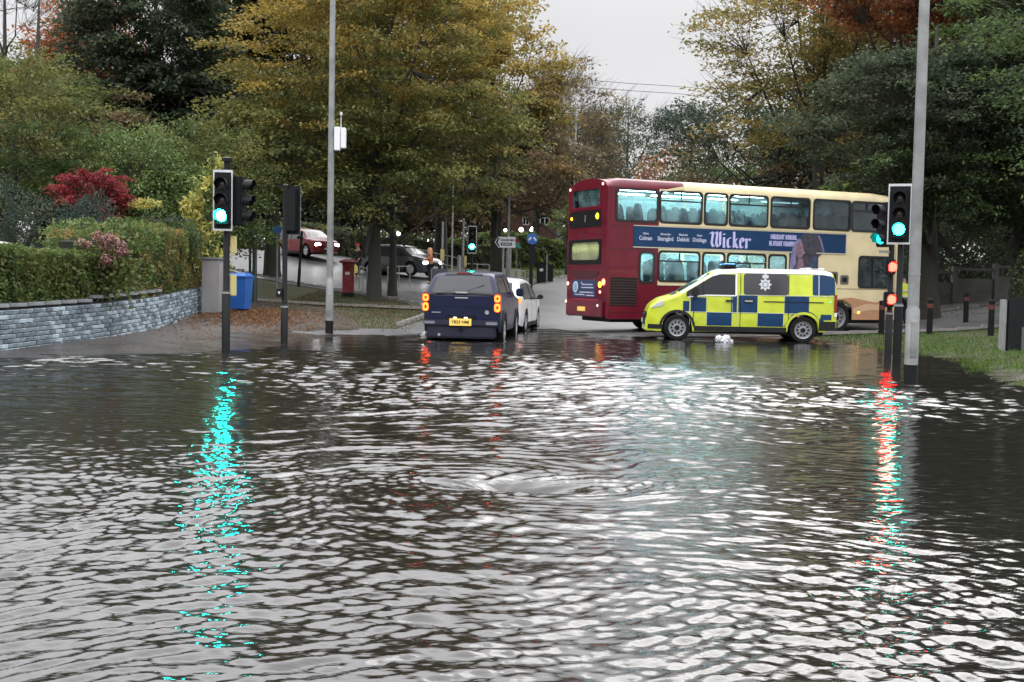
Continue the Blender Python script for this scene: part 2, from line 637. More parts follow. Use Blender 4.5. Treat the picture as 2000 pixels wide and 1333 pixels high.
def water_height(X, Y):
    r = np.random.default_rng(11)
    dx, dy = X - VX, Y - VY
    R = np.hypot(dx, dy * 1.05)
    th = np.arctan2(dy, dx)
    sw = 2.4 * np.exp(-(R / .62) ** 1.5) + .35 * np.exp(-(R / 1.7) ** 2)
    c, s = np.cos(sw), np.sin(sw)
    U = VX + dx * c - dy * s
    V = VY + dx * s + dy * c
    # long lazy warp so that crests bend and break up
    U2 = U + .30 * np.sin(V * .9 + U * .33) + .12 * np.sin(V * 2.1 - U * .8)
    V2 = V + .22 * np.sin(U * .8 - V * .21) + .09 * np.sin(U * 2.3 + 1.1) + .05 * np.sin(U * 4.7 + V * 1.3)
    H = np.zeros_like(X)
    sp_ = .0135 + .0007 * Y * (1 + .06 * Y)
    fade = lambda lam: np.clip((lam / sp_ - 2.5) / 3, 0, 1)
    for i in range(64):
        lam = .062 * (1.066 ** i) * r.uniform(.92, 1.08)     # .075 .. 3.4 m
        if lam > 1.5:
            break
        sp = .72 if lam < .12 else .50 if lam < .2 else .34
        a = r.normal(0, sp) + PI / 2 + (.12 if i % 3 else -.25)
        k = 2 * PI / lam
        slope = .060 * float(np.interp(lam, [.06, .10, .2, .4, .7, 1.5], [1.7, 1.7, .85, .33, .22, .18]))
        ph = r.uniform(0, 2 * PI)
        arg = k * (U2 * math.cos(a) + V2 * math.sin(a)) + ph
        env = .65 + .5 * np.sin(U * r.uniform(.3, .9) + V * r.uniform(-.5, .5) + r.uniform(0, 6)) 
        w = np.sin(arg)
        w = w + .22 * np.cos(2 * arg)     # sharper crests
        far_ = 1 + (1.25 if .16 < lam < .9 else .5) * np.clip((Y - 8.5) / 7, 0, 1) * np.clip(1 - (Y - 21) / 14, .35, 1)
        H += slope / k * w * env * fade(lam) * far_
    # calm patches
    calm = .62 + .38 * np.tanh(1.5 * (np.sin(X * .55 + 1.7) + np.sin(Y * .45 + X * .2) + .4))
    calm = np.where(Y > 20, calm * np.clip(1 - (Y - 20) / 22, .65, 1), calm)
    H *= calm * (1 - .92 * np.exp(-(R / .46) ** 4))
    # whirlpool: a skewed funnel, spiral arms winding into it, and the long fold of water it drags in from the left
    tilt = dy + .10 * dx
    sx_, sy_ = (dx - .06) * .62, (tilt + .01) * 1.15
    Rf = np.hypot(sx_, sy_)
    tf = np.arctan2(sy_, sx_)
    H -= .115 * np.exp(-(Rf / .165) ** 2) + .050 * np.exp(-(Rf / .34) ** 2) + .02 * np.exp(-(R / .8) ** 2)
    lf = np.log(Rf + .05)
    H += .0075 * np.sin(4 * tf + 7 * lf + .4) * np.exp(-((Rf - .17) / .11) ** 2)
    H += .0045 * np.sin(9 * tf + 10 * lf) * np.exp(-((Rf - .24) / .12) ** 2)
    H += .0042 * np.sin(14 * tf + 13 * lf) * np.exp(-((Rf - .40) / .17) ** 2)
    H += .0022 * np.sin(23 * tf + 19 * lf) * np.exp(-((Rf - .58) / .26) ** 2)
    fold = np.exp(-((dy - .05 + .25 * (dx + .4)) / .035) ** 2) * np.exp(-((dx + .42) / .16) ** 2)
    H += .046 * fold
    # small wash round the standing pickup and along the van
    dp = np.hypot((X + 1.1) / 1.25, (Y - 27.3) / .9)
    H += .03 * np.exp(-((dp - 1) / .16) ** 2) * (1 + .5 * np.sin(X * 9))
    return H


rows = [1.2]
while rows[-1] < 46:
    y = rows[-1]
    rows.append(y + (.0135 + .0007 * y * (1 + .06 * y) if y > 3.3 else .05))
rows = np.array(rows)
NC = 900
tt = np.linspace(-1, 1, NC)
tt = .62 * tt + .38 * tt ** 3
X = tt[None, :] * (rows[:, None] * .80 + 2.2)
Y = np.repeat(rows[:, None], NC, 1)
Z = water_height(X, Y)
print('water', X.size)
WM = bpy.data.materials.new('muddy flood water')
WM.use_nodes = True
t = WM.node_tree
b = t.nodes['Principled BSDF']
b.inputs['Base Color'].default_value = (.010, .009, .008, 1)
b.inputs['Roughness'].default_value = .09
b.inputs['IOR'].default_value = 1.62
o = N(t, 'ShaderNodeTexCoord')
mpn = N(t, 'ShaderNodeMapping')
mpn.inputs['Scale'].default_value = (1, 2.4, 1)
t.links.new(o.outputs['Object'], mpn.inputs[0])
n1 = N(t, 'ShaderNodeTexNoise')
n1.inputs['Scale'].default_value = 7
n1.inputs['Detail'].default_value = 3
t.links.new(mpn.outputs[0], n1.inputs[0])
bp = N(t, 'ShaderNodeBump')
bp.inputs['Strength'].default_value = .5
bp.inputs['Distance'].default_value = .010
t.links.new(n1.outputs[0], bp.inputs['Height'])
t.links.new(bp.outputs[0], b.inputs['Normal'])
npmesh('water', np.c_[X.ravel(), Y.ravel(), Z.ravel()], gridfaces(len(rows), NC), WM, smooth=True, kind='structure')
# the same flood continuing outside and behind the detailed part
mb = MB()
e0, e1 = .80 * 1.2 + 2.2 - .03, .80 * 46 + 2.2 - .03
for q in (1, -1):
    mb.add([(q * 70, -25, -.012), (q * 70, 46, -.012), (q * e1, 46, -.012), (q * e0, 1.2, -.012), (q * e0, -25, -.012)], [(0, 1, 2, 3, 4)])
mb.add([(-e0, -25, -.012), (e0, -25, -.012), (e0, 1.2, -.012), (-e0, 1.2, -.012)], [(0, 1, 2, 3)])
mb.build('water', WM, kind='structure')

# ------------------------------------------------------------------ vegetation
def leafmat(name):
    m = bpy.data.materials.new(name)
    m.use_nodes = True
    t = m.node_tree
    t.nodes.clear()
    a = N(t, 'ShaderNodeAttribute', attribute_name='tint')
    d, l, gl = N(t, 'ShaderNodeBsdfDiffuse'), N(t, 'ShaderNodeBsdfTranslucent'), N(t, 'ShaderNodeBsdfGlossy')
    gl.inputs['Roughness'].default_value = .5
    t.links.new(a.outputs[0], d.inputs[0])
    t.links.new(a.outputs[0], l.inputs[0])
    x1, x2 = N(t, 'ShaderNodeMixShader'), N(t, 'ShaderNodeMixShader')
    x1.inputs[0].default_value = .42
    x2.inputs[0].default_value = .022
    t.links.new(d.outputs[0], x1.inputs[1])
    t.links.new(l.outputs[0], x1.inputs[2])
    t.links.new(x1.outputs[0], x2.inputs[1])
    t.links.new(gl.outputs[0], x2.inputs[2])
    o = N(t, 'ShaderNodeOutputMaterial')
    t.links.new(x2.outputs[0], o.inputs[0])
    return m


LEAF = leafmat('leaves')
TWIG = mat('bark', (.045, .04, .034), .85, c2=(.03, .034, .022), scale=5, var=.25, bump=.9, bscale=35)
PALE_BARK = mat('pale grey bark', (.13, .12, .11), .85, var=.3, scale=4, bump=.7, bscale=30)
PAL = dict(
    gold=[(.25, .18, .045), (.20, .155, .045), (.14, .125, .038), (.10, .098, .032), (.29, .20, .045)],
    olivegold=[(.22, .17, .05), (.16, .14, .045), (.12, .12, .04), (.28, .19, .05), (.08, .09, .03)],
    olive=[(.12, .125, .036), (.09, .105, .034), (.15, .14, .042), (.06, .08, .03)],
    brown=[(.13, .085, .045), (.10, .07, .04), (.15, .12, .06), (.07, .06, .035)],
    dark=[(.034, .050, .028), (.024, .038, .024), (.048, .064, .034), (.055, .064, .040)],
    green=[(.065, .10, .034), (.045, .075, .028), (.09, .13, .04), (.04, .065, .026)],
    light=[(.11, .16, .05), (.08, .12, .04), (.14, .18, .06), (.06, .09, .03)],
    rust=[(.23, .07, .03), (.17, .06, .03), (.28, .11, .04), (.10, .05, .03)],
    orange=[(.30, .10, .035), (.22, .085, .04), (.13, .08, .04)],
    red=[(.17, .02, .028), (.12, .016, .022), (.22, .03, .038), (.09, .03, .02)],
    yellow=[(.36, .34, .09), (.28, .28, .08), (.42, .36, .10), (.2, .22, .07)],
    hedge=[(.055, .085, .022), (.04, .065, .018), (.085, .12, .03), (.11, .12, .035)],
    autumnhedge=[(.14, .13, .04), (.19, .14, .045), (.10, .11, .035), (.24, .14, .05)],
    blue=[(.03, .05, .04), (.04, .06, .05), (.025, .04, .03)],
)


def leaf_quads(C, D, U, ln, wd, fold=.25):
    """C centres, D leaf direction, U leaf normal -> kite-shaped leaves of one quad, slightly folded"""
    D = D / (np.linalg.norm(D, axis=1)[:, None] + 1e-9)
    S = np.cross(D, U)
    S = S / (np.linalg.norm(S, axis=1)[:, None] + 1e-9)
    Nn = np.cross(S, D)
    ln, wd = ln[:, None], wd[:, None]
    a = C - D * ln * .5
    b = C + S * wd * .5 + Nn * wd * fold
    c = C + D * ln * .5
    d = C - S * wd * .5 + Nn * wd * fold
    V = np.stack([a, b, c, d], 1).reshape(-1, 3)
    return V, np.arange(len(C) * 4).reshape(-1, 4)


def tints(pal, cl, n, height=None):
    """one mix per clump plus a jitter per leaf"""
    P = np.array(PAL[pal])
    ncl = cl.max() + 1
    base = P[rng.integers(0, len(P), ncl)]
    t = base[cl] * .6 + P[rng.integers(0, len(P), n)] * .4
    return np.minimum(t * 1.35, .6) * rng.uniform(.75, 1.25, (n, 1))


def batch_tubes(name, lines, m, parent, sides=6):
    mb = MB()
    for pts, rad, sd in lines:
        mb.tube(pts, rad, sd, cap=False)
    return mb.build(name, m, parent, smooth=60, fix=False)


def tree(name, label, x, y, h, ells, nclump, per, pal, trunk=.25, leaf=(.16, .09), clump=.75, flat=.4, droop=.3, lean=(0, 0), fork=None,
         bark=None, group='trees around the junction', limbs=None, z0=None, twigs=True, pal2=None, cat='tree', sprout=None, shell=.45):
    """ells: crown lobes (dx, dy, z above base, rx, ry, rz); each clump of leaves is a spray along a few twigs"""
    gz = g(x, y) if z0 is None else z0
    root = empty(name, (x, y, gz), 0, label, cat, group)
    E = np.array(ells, float)
    vol = E[:, 3] * E[:, 4] * E[:, 5]
    which = rng.choice(len(E), nclump, p=vol / vol.sum())
    u = rng.normal(size=(nclump, 3))
    u /= np.linalg.norm(u, axis=1)[:, None]
    rr = rng.uniform(shell, 1.05, nclump) ** .6
    # ragged outline
    rr *= 1 + .16 * np.sin(u[:, 0] * 5 + which) * np.cos(u[:, 2] * 6 + which * 2)
    e = E[which]
    C = e[:, :3] + u * e[:, 3:] * rr[:, None]
    top = np.array([lean[0], lean[1], h * .82])
    fz = fork or h * .32
    # trunk and limbs
    lines = []
    wob = rng.normal(0, .02 * h ** .5, (7, 2))
    tp = [(lean[0] * q ** 1.5 + wob[i, 0] * q, lean[1] * q ** 1.5 + wob[i, 1] * q, -.3 + (h * .86 + .3) * q) for i, q in enumerate(np.linspace(0, 1, 7))]
    tr = [trunk * (1.35 if q == 0 else 1 - .9 * q) for q in np.linspace(0, 1, 7)]
    tp.insert(1, (tp[1][0] * .1, tp[1][1] * .1, .25))
    tr.insert(1, trunk * 1.05)
    lines.append((tp, tr, 12))
    TP = np.array(tp)
    nl = limbs or max(6, min(22, nclump // 14))
    idx = rng.choice(nclump, min(nl, nclump), replace=False)
    hub = []
    for j in idx:
        c = C[j] * (.8, .8, 1) - np.array([0, 0, .1 * h])
        s = np.clip((fz + (c[2] - fz) * .45) / (h * .86), .12, .95)
        k = s * 6
        a = np.array([np.interp(s * h * .86, TP[:, 2], TP[:, i]) for i in range(3)])
        mid = a * .45 + c * .55 + np.array([0, 0, -.05 * h]) + rng.normal(0, .25, 3)
        r0 = max(.03, trunk * (1 - .85 * s) * .62)
        pts = [a, a * .75 + mid * .25 + (0, 0, .02 * h), mid, c]
        lines.append((pts, [r0, r0 * .8, r0 * .5, r0 * .18], 6))
        hub += [(a * .5 + mid * .5, r0 * .6), (mid, r0 * .5), ((mid + c) / 2, r0 * .32), (c, r0 * .18)]
    HP = np.array([q[0] for q in hub])
    HR = np.array([q[1] for q in hub])
    if twigs:
        for j in range(nclump):
            d = np.linalg.norm(HP - C[j], axis=1)
            k = int(d.argmin())
            m_ = (HP[k] + C[j]) / 2 + rng.normal(0, .1, 3) + (0, 0, .08)
            r = min(HR[k] * .7, .035)
            lines.append(([HP[k], m_, C[j]], [r, r * .7, r * .35], 4))
    out = C - np.array([0, 0, h * .45])
    out[:, 2] *= .25
    out /= np.linalg.norm(out, axis=1)[:, None] + 1e-9
    if sprout:
        # bare spray of fine twigs at each clump
        for j in range(nclump):
            for q in range(sprout):
                d = out[j] + rng.normal(0, .55, 3) + (0, 0, .35)
                d = d / np.linalg.norm(d) * clump * rng.uniform(.7, 1.5)
                lines.append(([C[j], C[j] + d * .5 + rng.normal(0, .05, 3), C[j] + d], [.013, .009, .004], 3))
    batch_tubes('trunk', lines, bark or TWIG, root)
    if per:
        n = nclump * per
        cl = np.repeat(np.arange(nclump), per)
        # each clump: three or four twigs fanning outwards in a flattened spray
        tw = rng.integers(0, 4, n)
        ang = rng.normal(0, .75, (nclump, 4))
        a = ang[cl, tw]
        o = out[cl]
        ox = o[:, 0] * np.cos(a) - o[:, 1] * np.sin(a)
        oy = o[:, 0] * np.sin(a) + o[:, 1] * np.cos(a)
        t = rng.uniform(-.8, 1.15, n) * clump
        sz = rng.uniform(.75, 1.25, nclump)[cl]
        D = np.c_[ox, oy, o[:, 2] * .6 - droop * (t / clump) * .6]
        P = C[cl] + D * (t * sz)[:, None] + rng.normal(0, .19 * clump, (n, 3)) * (1, 1, flat)
        D = D + rng.normal(0, .55, (n, 3))
        U = np.c_[rng.normal(0, .55, n), rng.normal(0, .55, n), np.ones(n)]
        V, Fq = leaf_quads(P, D, U, rng.uniform(.7, 1.3, n) * leaf[0], rng.uniform(.7, 1.3, n) * leaf[1])
        T = tints(pal, cl, n)
        if pal2:
            T2 = tints(pal2[0], cl, n)
            mk = (rng.random(nclump) < 1 / (1 + np.exp(-(C[:, 2] - pal2[1]) * 1.1)))[cl]
            T = np.where(mk[:, None], T2, T)
        npmesh('crown', V, Fq, LEAF, root, tint=T)
    return root


def bush(name, label, x, y, z, ells, n, pal, leaf=(.07, .045), cat='shrub', group=None, stem=True, core=.8, pal2=None):
    """shrub: leaves near the surface of lobes over a few stems"""
    root = empty(name, (x, y, z), 0, label, cat, group)
    E = np.array(ells, float)
    ar = (E[:, 3] * E[:, 5] + E[:, 3] * E[:, 4])
    which = rng.choice(len(E), n, p=ar / ar.sum())
    u = rng.normal(size=(n, 3))
    u /= np.linalg.norm(u, axis=1)[:, None]
    bump_ = 1 + .13 * np.sin(u[:, 0] * 7 + which * 3) * np.sin(u[:, 2] * 8 + which) + .08 * np.sin(u[:, 1] * 13 + u[:, 2] * 11)
    r = bump_ * rng.uniform(core * .8, 1.04, n)
    e = E[which]
    P = e[:, :3] + u * e[:, 3:] * r[:, None]
    D = u * .6 + rng.normal(0, .6, (n, 3)) + (0, 0, .2)
    U = u + rng.normal(0, .5, (n, 3))
    V, Fq = leaf_quads(P, D, U, rng.uniform(.7, 1.3, n) * leaf[0], rng.uniform(.7, 1.3, n) * leaf[1])
    cl = (np.floor(P * 3).astype(int) @ np.array([7, 131, 1009])) % 97
    T = tints(pal, cl, n)
    if pal2:
        T = np.where((rng.random(97)[cl] < pal2[1])[:, None], tints(pal2[0], cl, n), T)
    npmesh('foliage', V, Fq, LEAF, root, tint=T)
    if stem:
        L = []
        for q in E:
            for i in range(3):
                c = q[:3] + rng.normal(0, .3, 3) * q[3:]
                L.append(([(c[0] * .2, c[1] * .2, -.1), (c[0] * .6, c[1] * .6, c[2] * .5), c], [.035, .025, .01], 5))
        batch_tubes('stem', L, TWIG, root)
    return root


def px(u, v, d):
    p = at(u, v, d)
    return p.x, p.y, p.z


# --- golden trees of the verge
tree('autumn_tree', 'big golden autumn tree with thick dark trunk on the verge beside the red pillar box', -5.45, 45, 14.5,
     [(0, 0, 9.6, 5.4, 4.5, 4.6), (-2.6, -1, 6.4, 3.4, 3.2, 2.6), (2.9, -1, 6.2, 3.2, 3, 2.6), (0, -1.5, 12.4, 3.6, 3, 2.6), (-.2, -1, 4.9, 3.4, 3, 1.6)], 600, 125, 'olive', .29,
     leaf=(.165, .095), clump=.95, flat=.55, fork=3.0, limbs=26, pal2=('gold', 8.2))
tree('autumn_tree', 'golden tree behind the direction sign, next to the sky gap', -.9, 60, 17,
     [(.2, 0, 9.4, 3.2, 3.6, 4.0), (-3.0, 0, 12, 3.2, 4, 4), (1.4, -1, 6.0, 2.9, 3, 2.8), (-2, -1, 5.4, 3, 3, 2)], 500, 84, 'brown', .34,
     leaf=(.23, .13), clump=1.0, flat=.6, fork=4.5, limbs=26, lean=(-.6, 0), pal2=('gold', 8.2))
tree('autumn_tree', 'golden green tree with its trunk left of the left-hand grey lamp post', -12.0, 57, 16,
     [(1.2, 0, 10.2, 4.8, 4.5, 4.6), (-1.8, -1, 6.4, 3.8, 3.4, 2.5), (3, 0, 13, 3.6, 3.5, 3)], 460, 84, 'olive', .42,
     leaf=(.24, .14), clump=1.1, flat=.55, fork=3, limbs=20, pal2=('gold', 7.5))
tree('autumn_tree', 'golden tree filling the gap behind the grey lamp post, top cut by the photo edge', -4.2, 66, 20,
     [(-1, 0, 13, 5.2, 5, 6), (-4, 0, 9, 5, 4, 4)], 420, 80, 'olive', .4, leaf=(.28, .16), clump=1.35, flat=.5, fork=6, limbs=20, pal2=('gold', 10))
tree('young_tree', 'slim dark trunk directly behind the thick trunk on the verge', -5.0, 47.5, 7.5,
     [(0, 0, 5.8, 1.8, 1.8, 1.6)], 40, 60, 'olive', .2, leaf=(.18, .1), clump=.8, fork=2.6)
tree('brown_tree', 'brown leaved tree beside the brick house, left of the bus', 1.6, 84, 15,
     [(1.2, 0, 9, 5.2, 4, 5.2), (3.4, -2, 6, 3.4, 3, 3)], 300, 50, 'brown', .3, leaf=(.24, .13), clump=1.3, flat=.7, sprout=5, fork=3)
tree('bare_tree', 'bare pinkish grey tree against the sky left of the gap', 3.8, 96, 19,
     [(0, 0, 11.5, 2.6, 4, 4.5), (-.6, 0, 14.5, 2.0, 2.5, 2.6)], 170, 5, 'brown', .32, leaf=(.2, .12), clump=1.5, sprout=10, fork=5, bark=PALE_BARK)
tree('dark_tree', 'dark tree just left of the sky gap above the rear of the bus', 6.0, 100, 13.5,
     [(0, 0, 8, 3.6, 3.5, 4.8)], 170, 44, 'dark', .3, leaf=(.3, .17), clump=1.3, flat=.7)
tree('far_tree', 'half bare spreading tree in the middle of the sky gap', 11.8, 122, 17.5,
     [(0, 0, 12.6, 5.2, 4, 3.2), (-2.5, 0, 11, 3, 3, 2.4)], 190, 22, 'dark', .36, leaf=(.3, .16), clump=1.5, sprout=7, fork=4.2, limbs=22)
tree('pine_tree', 'dark pine at the right end of the sky gap', 18.0, 118, 17.5,
     [(0, 0, 13.3, 3.4, 3, 2.0), (1.5, 0, 11, 3.4, 3, 1.4), (2.5, 0, 7, 4, 3, 3)], 180, 44, 'blue', .32, leaf=(.34, .15), clump=1.3, flat=.35)
bush('orange_shrub', 'orange brown shrub seen over the bus roof', *px(1292, 352, 86), [(0, 0, -2, 3.0, 1.5, 4.2)], 4200, 'orange', leaf=(.22, .14), group=None)
bush('dark_shrub', 'low dark thicket left of the far half bare tree', *px(1170, 345, 90), [(0, 0, -2, 3.6, 1.5, 4.3), (4.5, 2, -2.4, 3, 1.5, 3)], 5200, 'blue', leaf=(.24, .15))
bush('dark_shrub', 'dark shrub right of the orange shrub over the bus roof', *px(1362, 350, 80), [(0, 0, -1.5, 3.0, 1.5, 3.6), (3, 1, -1.5, 2.6, 1.5, 3.2)], 5200, 'green', leaf=(.22, .14))

# --- trees of the right-hand side
tree('tall_tree', 'tall sparse gold and olive tree on the right edge of the sky', 15.2, 58, 19,
     [(-1.6, 0, 12.4, 4.4, 4, 3.0), (2.0, 0, 15.2, 5.2, 4, 4), (-2.9, 0, 8.8, 3.4, 3, 2.2), (2.5, 0, 9.6, 4, 4, 4)], 460, 52, 'olive', .42,
     leaf=(.24, .12), clump=1.25, flat=.5, fork=4, limbs=30, sprout=2, pal2=('olivegold', 5))
tree('brown_tree', 'dark brown tree behind the middle of the bus', 15.5, 68, 13.5,
     [(-2, 0, 6.8, 5.4, 4, 4.4), (4, 0, 6.5, 5, 4, 4.6)], 330, 50, 'brown', .35, leaf=(.26, .15), clump=1.3, flat=.7, pal2=('dark', 6))
tree('rust_tree', 'rust brown beech high above the front of the bus', 17.4, 50, 19,
     [(-1.0, -3, 12.6, 4.0, 3.2, 2.4), (2.4, -3, 11.6, 2.8, 3.0, 2.2), (0, 0, 16, 4, 3, 2.5)], 430, 76, 'rust', .4, leaf=(.21, .13), clump=1.1, flat=.5, fork=6)
tree('evergreen_oak', 'dense dark green oak overhanging the front of the bus', 14.3, 39.6, 11.6,
     [(-1.2, -.5, 6.6, 3.7, 3.2, 2.5), (1.6, 0, 6.3, 3.6, 3.4, 3.6), (-2.4, -1.6, 4.9, 1.7, 1.2, 1.3), (-.4, 0, 8.0, 2.8, 2.6, 1.3)], 560, 92, 'green', .46,
     leaf=(.15, .085), clump=.7, flat=.7, fork=2.6, limbs=26, pal2=('dark', 4.2))
tree('evergreen_oak', 'dark green tree filling the right edge of the photo', 18.0, 40.5, 17.5,
     [(.6, 0, 9.2, 3.7, 4, 4.6), (1.5, -1, 4.8, 4, 3.4, 3.2), (1.6, 0, 13.2, 3.4, 3.4, 3.4)], 620, 90, 'dark', .45,
     leaf=(.19, .11), clump=.9, flat=.7, fork=2.6, limbs=22, pal2=('green', 8.5))
tree('evergreen_oak', 'overhanging dark green tree at the far right, its trunk outside the photo', 15.6, 29.5, 12,
     [(-.6, 0, 8.6, 3.2, 3, 3.2), (.6, 0, 5.2, 2.6, 2.6, 2.0)], 260, 76, 'green', .35, leaf=(.14, .08), clump=.75, flat=.7, fork=2.5)
bush('dark_shrub', 'dark undergrowth behind the low concrete fence, left half', 16.2, 46, g(16.2, 46), [(0, 0, 1.5, 2.6, 1.2, 1.9), (2.5, 0, 1.7, 2.4, 1.2, 2.2)], 8000, 'dark', leaf=(.13, .08))
bush('dark_shrub', 'dark undergrowth behind the low concrete fence, right half', 21.0, 45, g(21, 45), [(0, 0, 1.6, 2.6, 1.2, 2.2), (3, 0, 1.6, 2.6, 1.2, 2.2)], 7000, 'dark', leaf=(.13, .08))
bush('dark_shrub', 'tall dark thicket closing the gap above the concrete fence', 19.5, 49.5, g(19.5, 49.5), [(-3, 0, 2.6, 3, 1.3, 3.2), (1.5, 0, 3.0, 3, 1.3, 3.6), (5, 0, 3, 3, 1.3, 3.6)], 14000, 'dark', leaf=(.17, .10))
bush('dark_shrub', 'green shrub at the far right, behind the black cabinet', 16.6, 34.5, g(16.6, 34.5), [(0, 0, 1.5, 1.6, 1.0, 1.5), (1.6, .4, 1.9, 1.5, 1.0, 1.8)], 7000, 'green', leaf=(.10, .06), pal2=('dark', .4))
tree('far_tree', 'dark tree far behind the fence at the right', 27, 62, 17,
     [(0, 0, 9, 7, 5, 7)], 260, 50, 'dark', .4, leaf=(.32, .2), clump=1.6, flat=.8)
tree('far_tree', 'dark green tree behind the rust beech', 22, 66, 19,
     [(0, 0, 10, 6.5, 5, 8)], 300, 50, 'dark', .4, leaf=(.32, .2), clump=1.6, flat=.8, pal2=('olive', 12))

# far woodland beyond the side road: single trees that share two meshes
FT = [tree('far_tree', 'dark far tree of the wood behind the side road', -14, 92, 12.5, [(0, 0, 6.6, 4.6, 4, 5.6)], 230, 60, 'dark', .35, leaf=(.38, .24), clump=1.4, flat=.8, group='far wood behind the side road', pal2=('olive', 7)),
      tree('far_tree', 'brownish far tree of the wood behind the side road', -6, 96, 12.0, [(0, 0, 6.4, 4.8, 4, 5.4)], 230, 60, 'brown', .35, leaf=(.38, .24), clump=1.4, flat=.8, group='far wood behind the side road', pal2=('dark', 6))]
for i, (x_, y_, sc_) in enumerate(((-22, 95, 1.1), (-30, 92, 1.2), (-38, 96, 1.25), (-47, 98, 1.3), (-18, 104, 1.25), (-10, 106, 1.2), (-1.5, 108, 1.05), (-26, 108, 1.4), (-56, 100, 1.4), (22, 84, 1.1), (29, 88, 1.2), (36, 84, 1.3), (33, 70, 1.2), (44, 80, 1.4))):
    c_ = copy_tree(FT[i % 2])
    c_.location = (x_, y_, g(x_, y_) - .3)
    c_.rotation_euler = (0, 0, i * 1.3)
    c_.scale = (sc_, sc_, sc_)
    c_['group'] = 'far wood behind the side road' if x_ < 10 else 'far wood behind the right-hand fence'
    c_['label'] = ('dark' if i % 2 == 0 else 'brownish') + ' far tree ' + ('behind the red car', 'far left of the red car', 'behind the garden evergreens', 'at the left end of the far wood', 'in the back row behind the silver car',
        'in the back row behind the dark car', 'in the back row behind the direction sign', 'in the back row behind the garden maple', 'leftmost of the far wood', 'behind the front of the bus', 'behind the right signal poles',
        'behind the middle of the concrete fence', 'behind the three bollards', 'behind the right end of the concrete fence')[i]

# --- trees and shrubs of the left-hand gardens
tree('conifer', 'tall dark evergreen behind the garden, left of the golden tree', -15.6, 50, 15.5,
     [(.2, 0, 11.2, 3.1, 2.8, 4.4), (.5, 0, 6.6, 4.0, 3, 3.6), (-1.8, 0, 9.2, 2.6, 2.4, 3.4)], 600, 104, 'dark', .4, leaf=(.21, .12), clump=.85, flat=.5, droop=.8, fork=2, limbs=20)
tree('conifer', 'second dark evergreen, nearer the golden tree top', -14.2, 56, 19,
     [(.5, 0, 14, 3.2, 2.8, 5.2)], 330, 90, 'dark', .35, leaf=(.22, .12), clump=1.0, flat=.5, droop=.8, fork=5)
tree('orange_tree', 'orange red tree at the upper left, left of the dark evergreen', -21.2, 58, 15.5,
     [(0, 0, 10.6, 2.4, 3, 2.0), (-1.5, 0, 7.6, 3, 3, 2.6)], 260, 76, 'orange', .25, leaf=(.22, .13), clump=1.0, flat=.6, sprout=4, fork=5)
tree('mixed_tree', 'tall brown green tree at the left edge of the photo', -19.0, 46, 13,
     [(-1.5, 0, 5.6, 4.0, 3, 3.3), (2.0, 0, 5.0, 3.2, 3, 3.0)], 460, 84, 'brown', .3, leaf=(.20, .12), clump=.95, flat=.6, sprout=3, fork=3, pal2=('olive', 6.5))
tree('bare_tree', 'bare tree against the sky in the top left corner', -27.5, 62, 19,
     [(0, 0, 14, 4.4, 3, 4.0), (3, 0, 13.0, 3, 3, 3)], 110, 0, 'brown', .25, clump=1.7, sprout=8, fork=6)
tree('broad_tree', 'dark green tree at the far left above the clipped hedge', -16.2, 37, 8.2,
     [(0, 0, 5.2, 3.2, 2.4, 2.6), (-2.5, 0, 3.6, 2.4, 2, 2.6)], 360, 92, 'green', .22, leaf=(.13, .07), clump=.75, flat=.6, fork=2, pal2=('olive', 4.8))
tree('weeping_tree', 'light green arching small tree behind the red maple', -12.6, 37.5, 6.6,
     [(-.2, 0, 4.5, 2.2, 1.8, 1.3), (1.6, 0, 3.2, 1.7, 1.6, 1.6)], 230, 74, 'light', .14, leaf=(.15, .055), clump=.75, flat=.5, droop=1.1, fork=2, pal2=('green', 9))
tree('laurel_tree', 'mid green bushy tree behind the yellow leaved shrub', -10.6, 39, 6.6,
     [(0, 0, 3.8, 2.2, 1.8, 2.6)], 170, 74, 'green', .14, leaf=(.14, .07), clump=.75, flat=.7, fork=2, pal2=('olive', 4.6))
tree('red_maple', 'small crimson maple above the garden hedge', -11.9, 32.5, 4.4,
     [(-.1, 0, 3.5, .95, .8, .52), (.45, -.1, 2.9, .5, .5, .5)], 95, 90, 'red', .07, leaf=(.085, .05), clump=.34, flat=.55, droop=.7, fork=1.6, group=None, cat='maple')
bush('yellow_shrub', 'tall yellow green leaved shrub right behind the left traffic light', -9.2, 34.2, g(-9.2, 34.2),
     [(-.1, 0, 2.2, .62, .5, .9), (.1, 0, 3.6, .5, .45, .75), (.35, 0, 4.25, .34, .3, .45), (-.3, 0, 3.1, .5, .4, .5), (.25, 0, 1.4, .6, .5, .7)], 3200, 'yellow', leaf=(.15, .07), core=.35, pal2=('light', .35))
bush('dark_shrub', 'big dark shrub behind the clipped hedge at the far left', -13.1, 29.5, .8, [(-.4, 0, 2.1, 1.15, .9, 1.0), (.9, .2, 1.8, .95, .8, .85), (-1.7, 0, 1.6, 1.1, .9, 1.1)], 9000, 'blue', leaf=(.09, .035), pal2=('dark', .5))
bush('round_shrub', 'rounded blue green shrub in front of the red maple', -10.75, 29.3, .9, [(0, 0, 1.85, .62, .6, .8), (.25, 0, 1.4, .6, .55, .6)], 4200, 'blue', leaf=(.075, .03))
bush('dark_shrub', 'low dark green shrub between the maple and the yellow shrub', -9.75, 31.6, .9, [(-.45, 0, 1.6, .75, .5, .6), (.5, 0, 1.5, .7, .5, .65)], 5200, 'green', leaf=(.09, .045), pal2=('dark', .5))
bush('yellow_shrub', 'small sprig of yellow leaves low behind the dark green shrub', *px(282, 398, 33.5), [(0, 0, 0, .5, .25, .16)], 260, 'yellow', leaf=(.13, .05), stem=False)


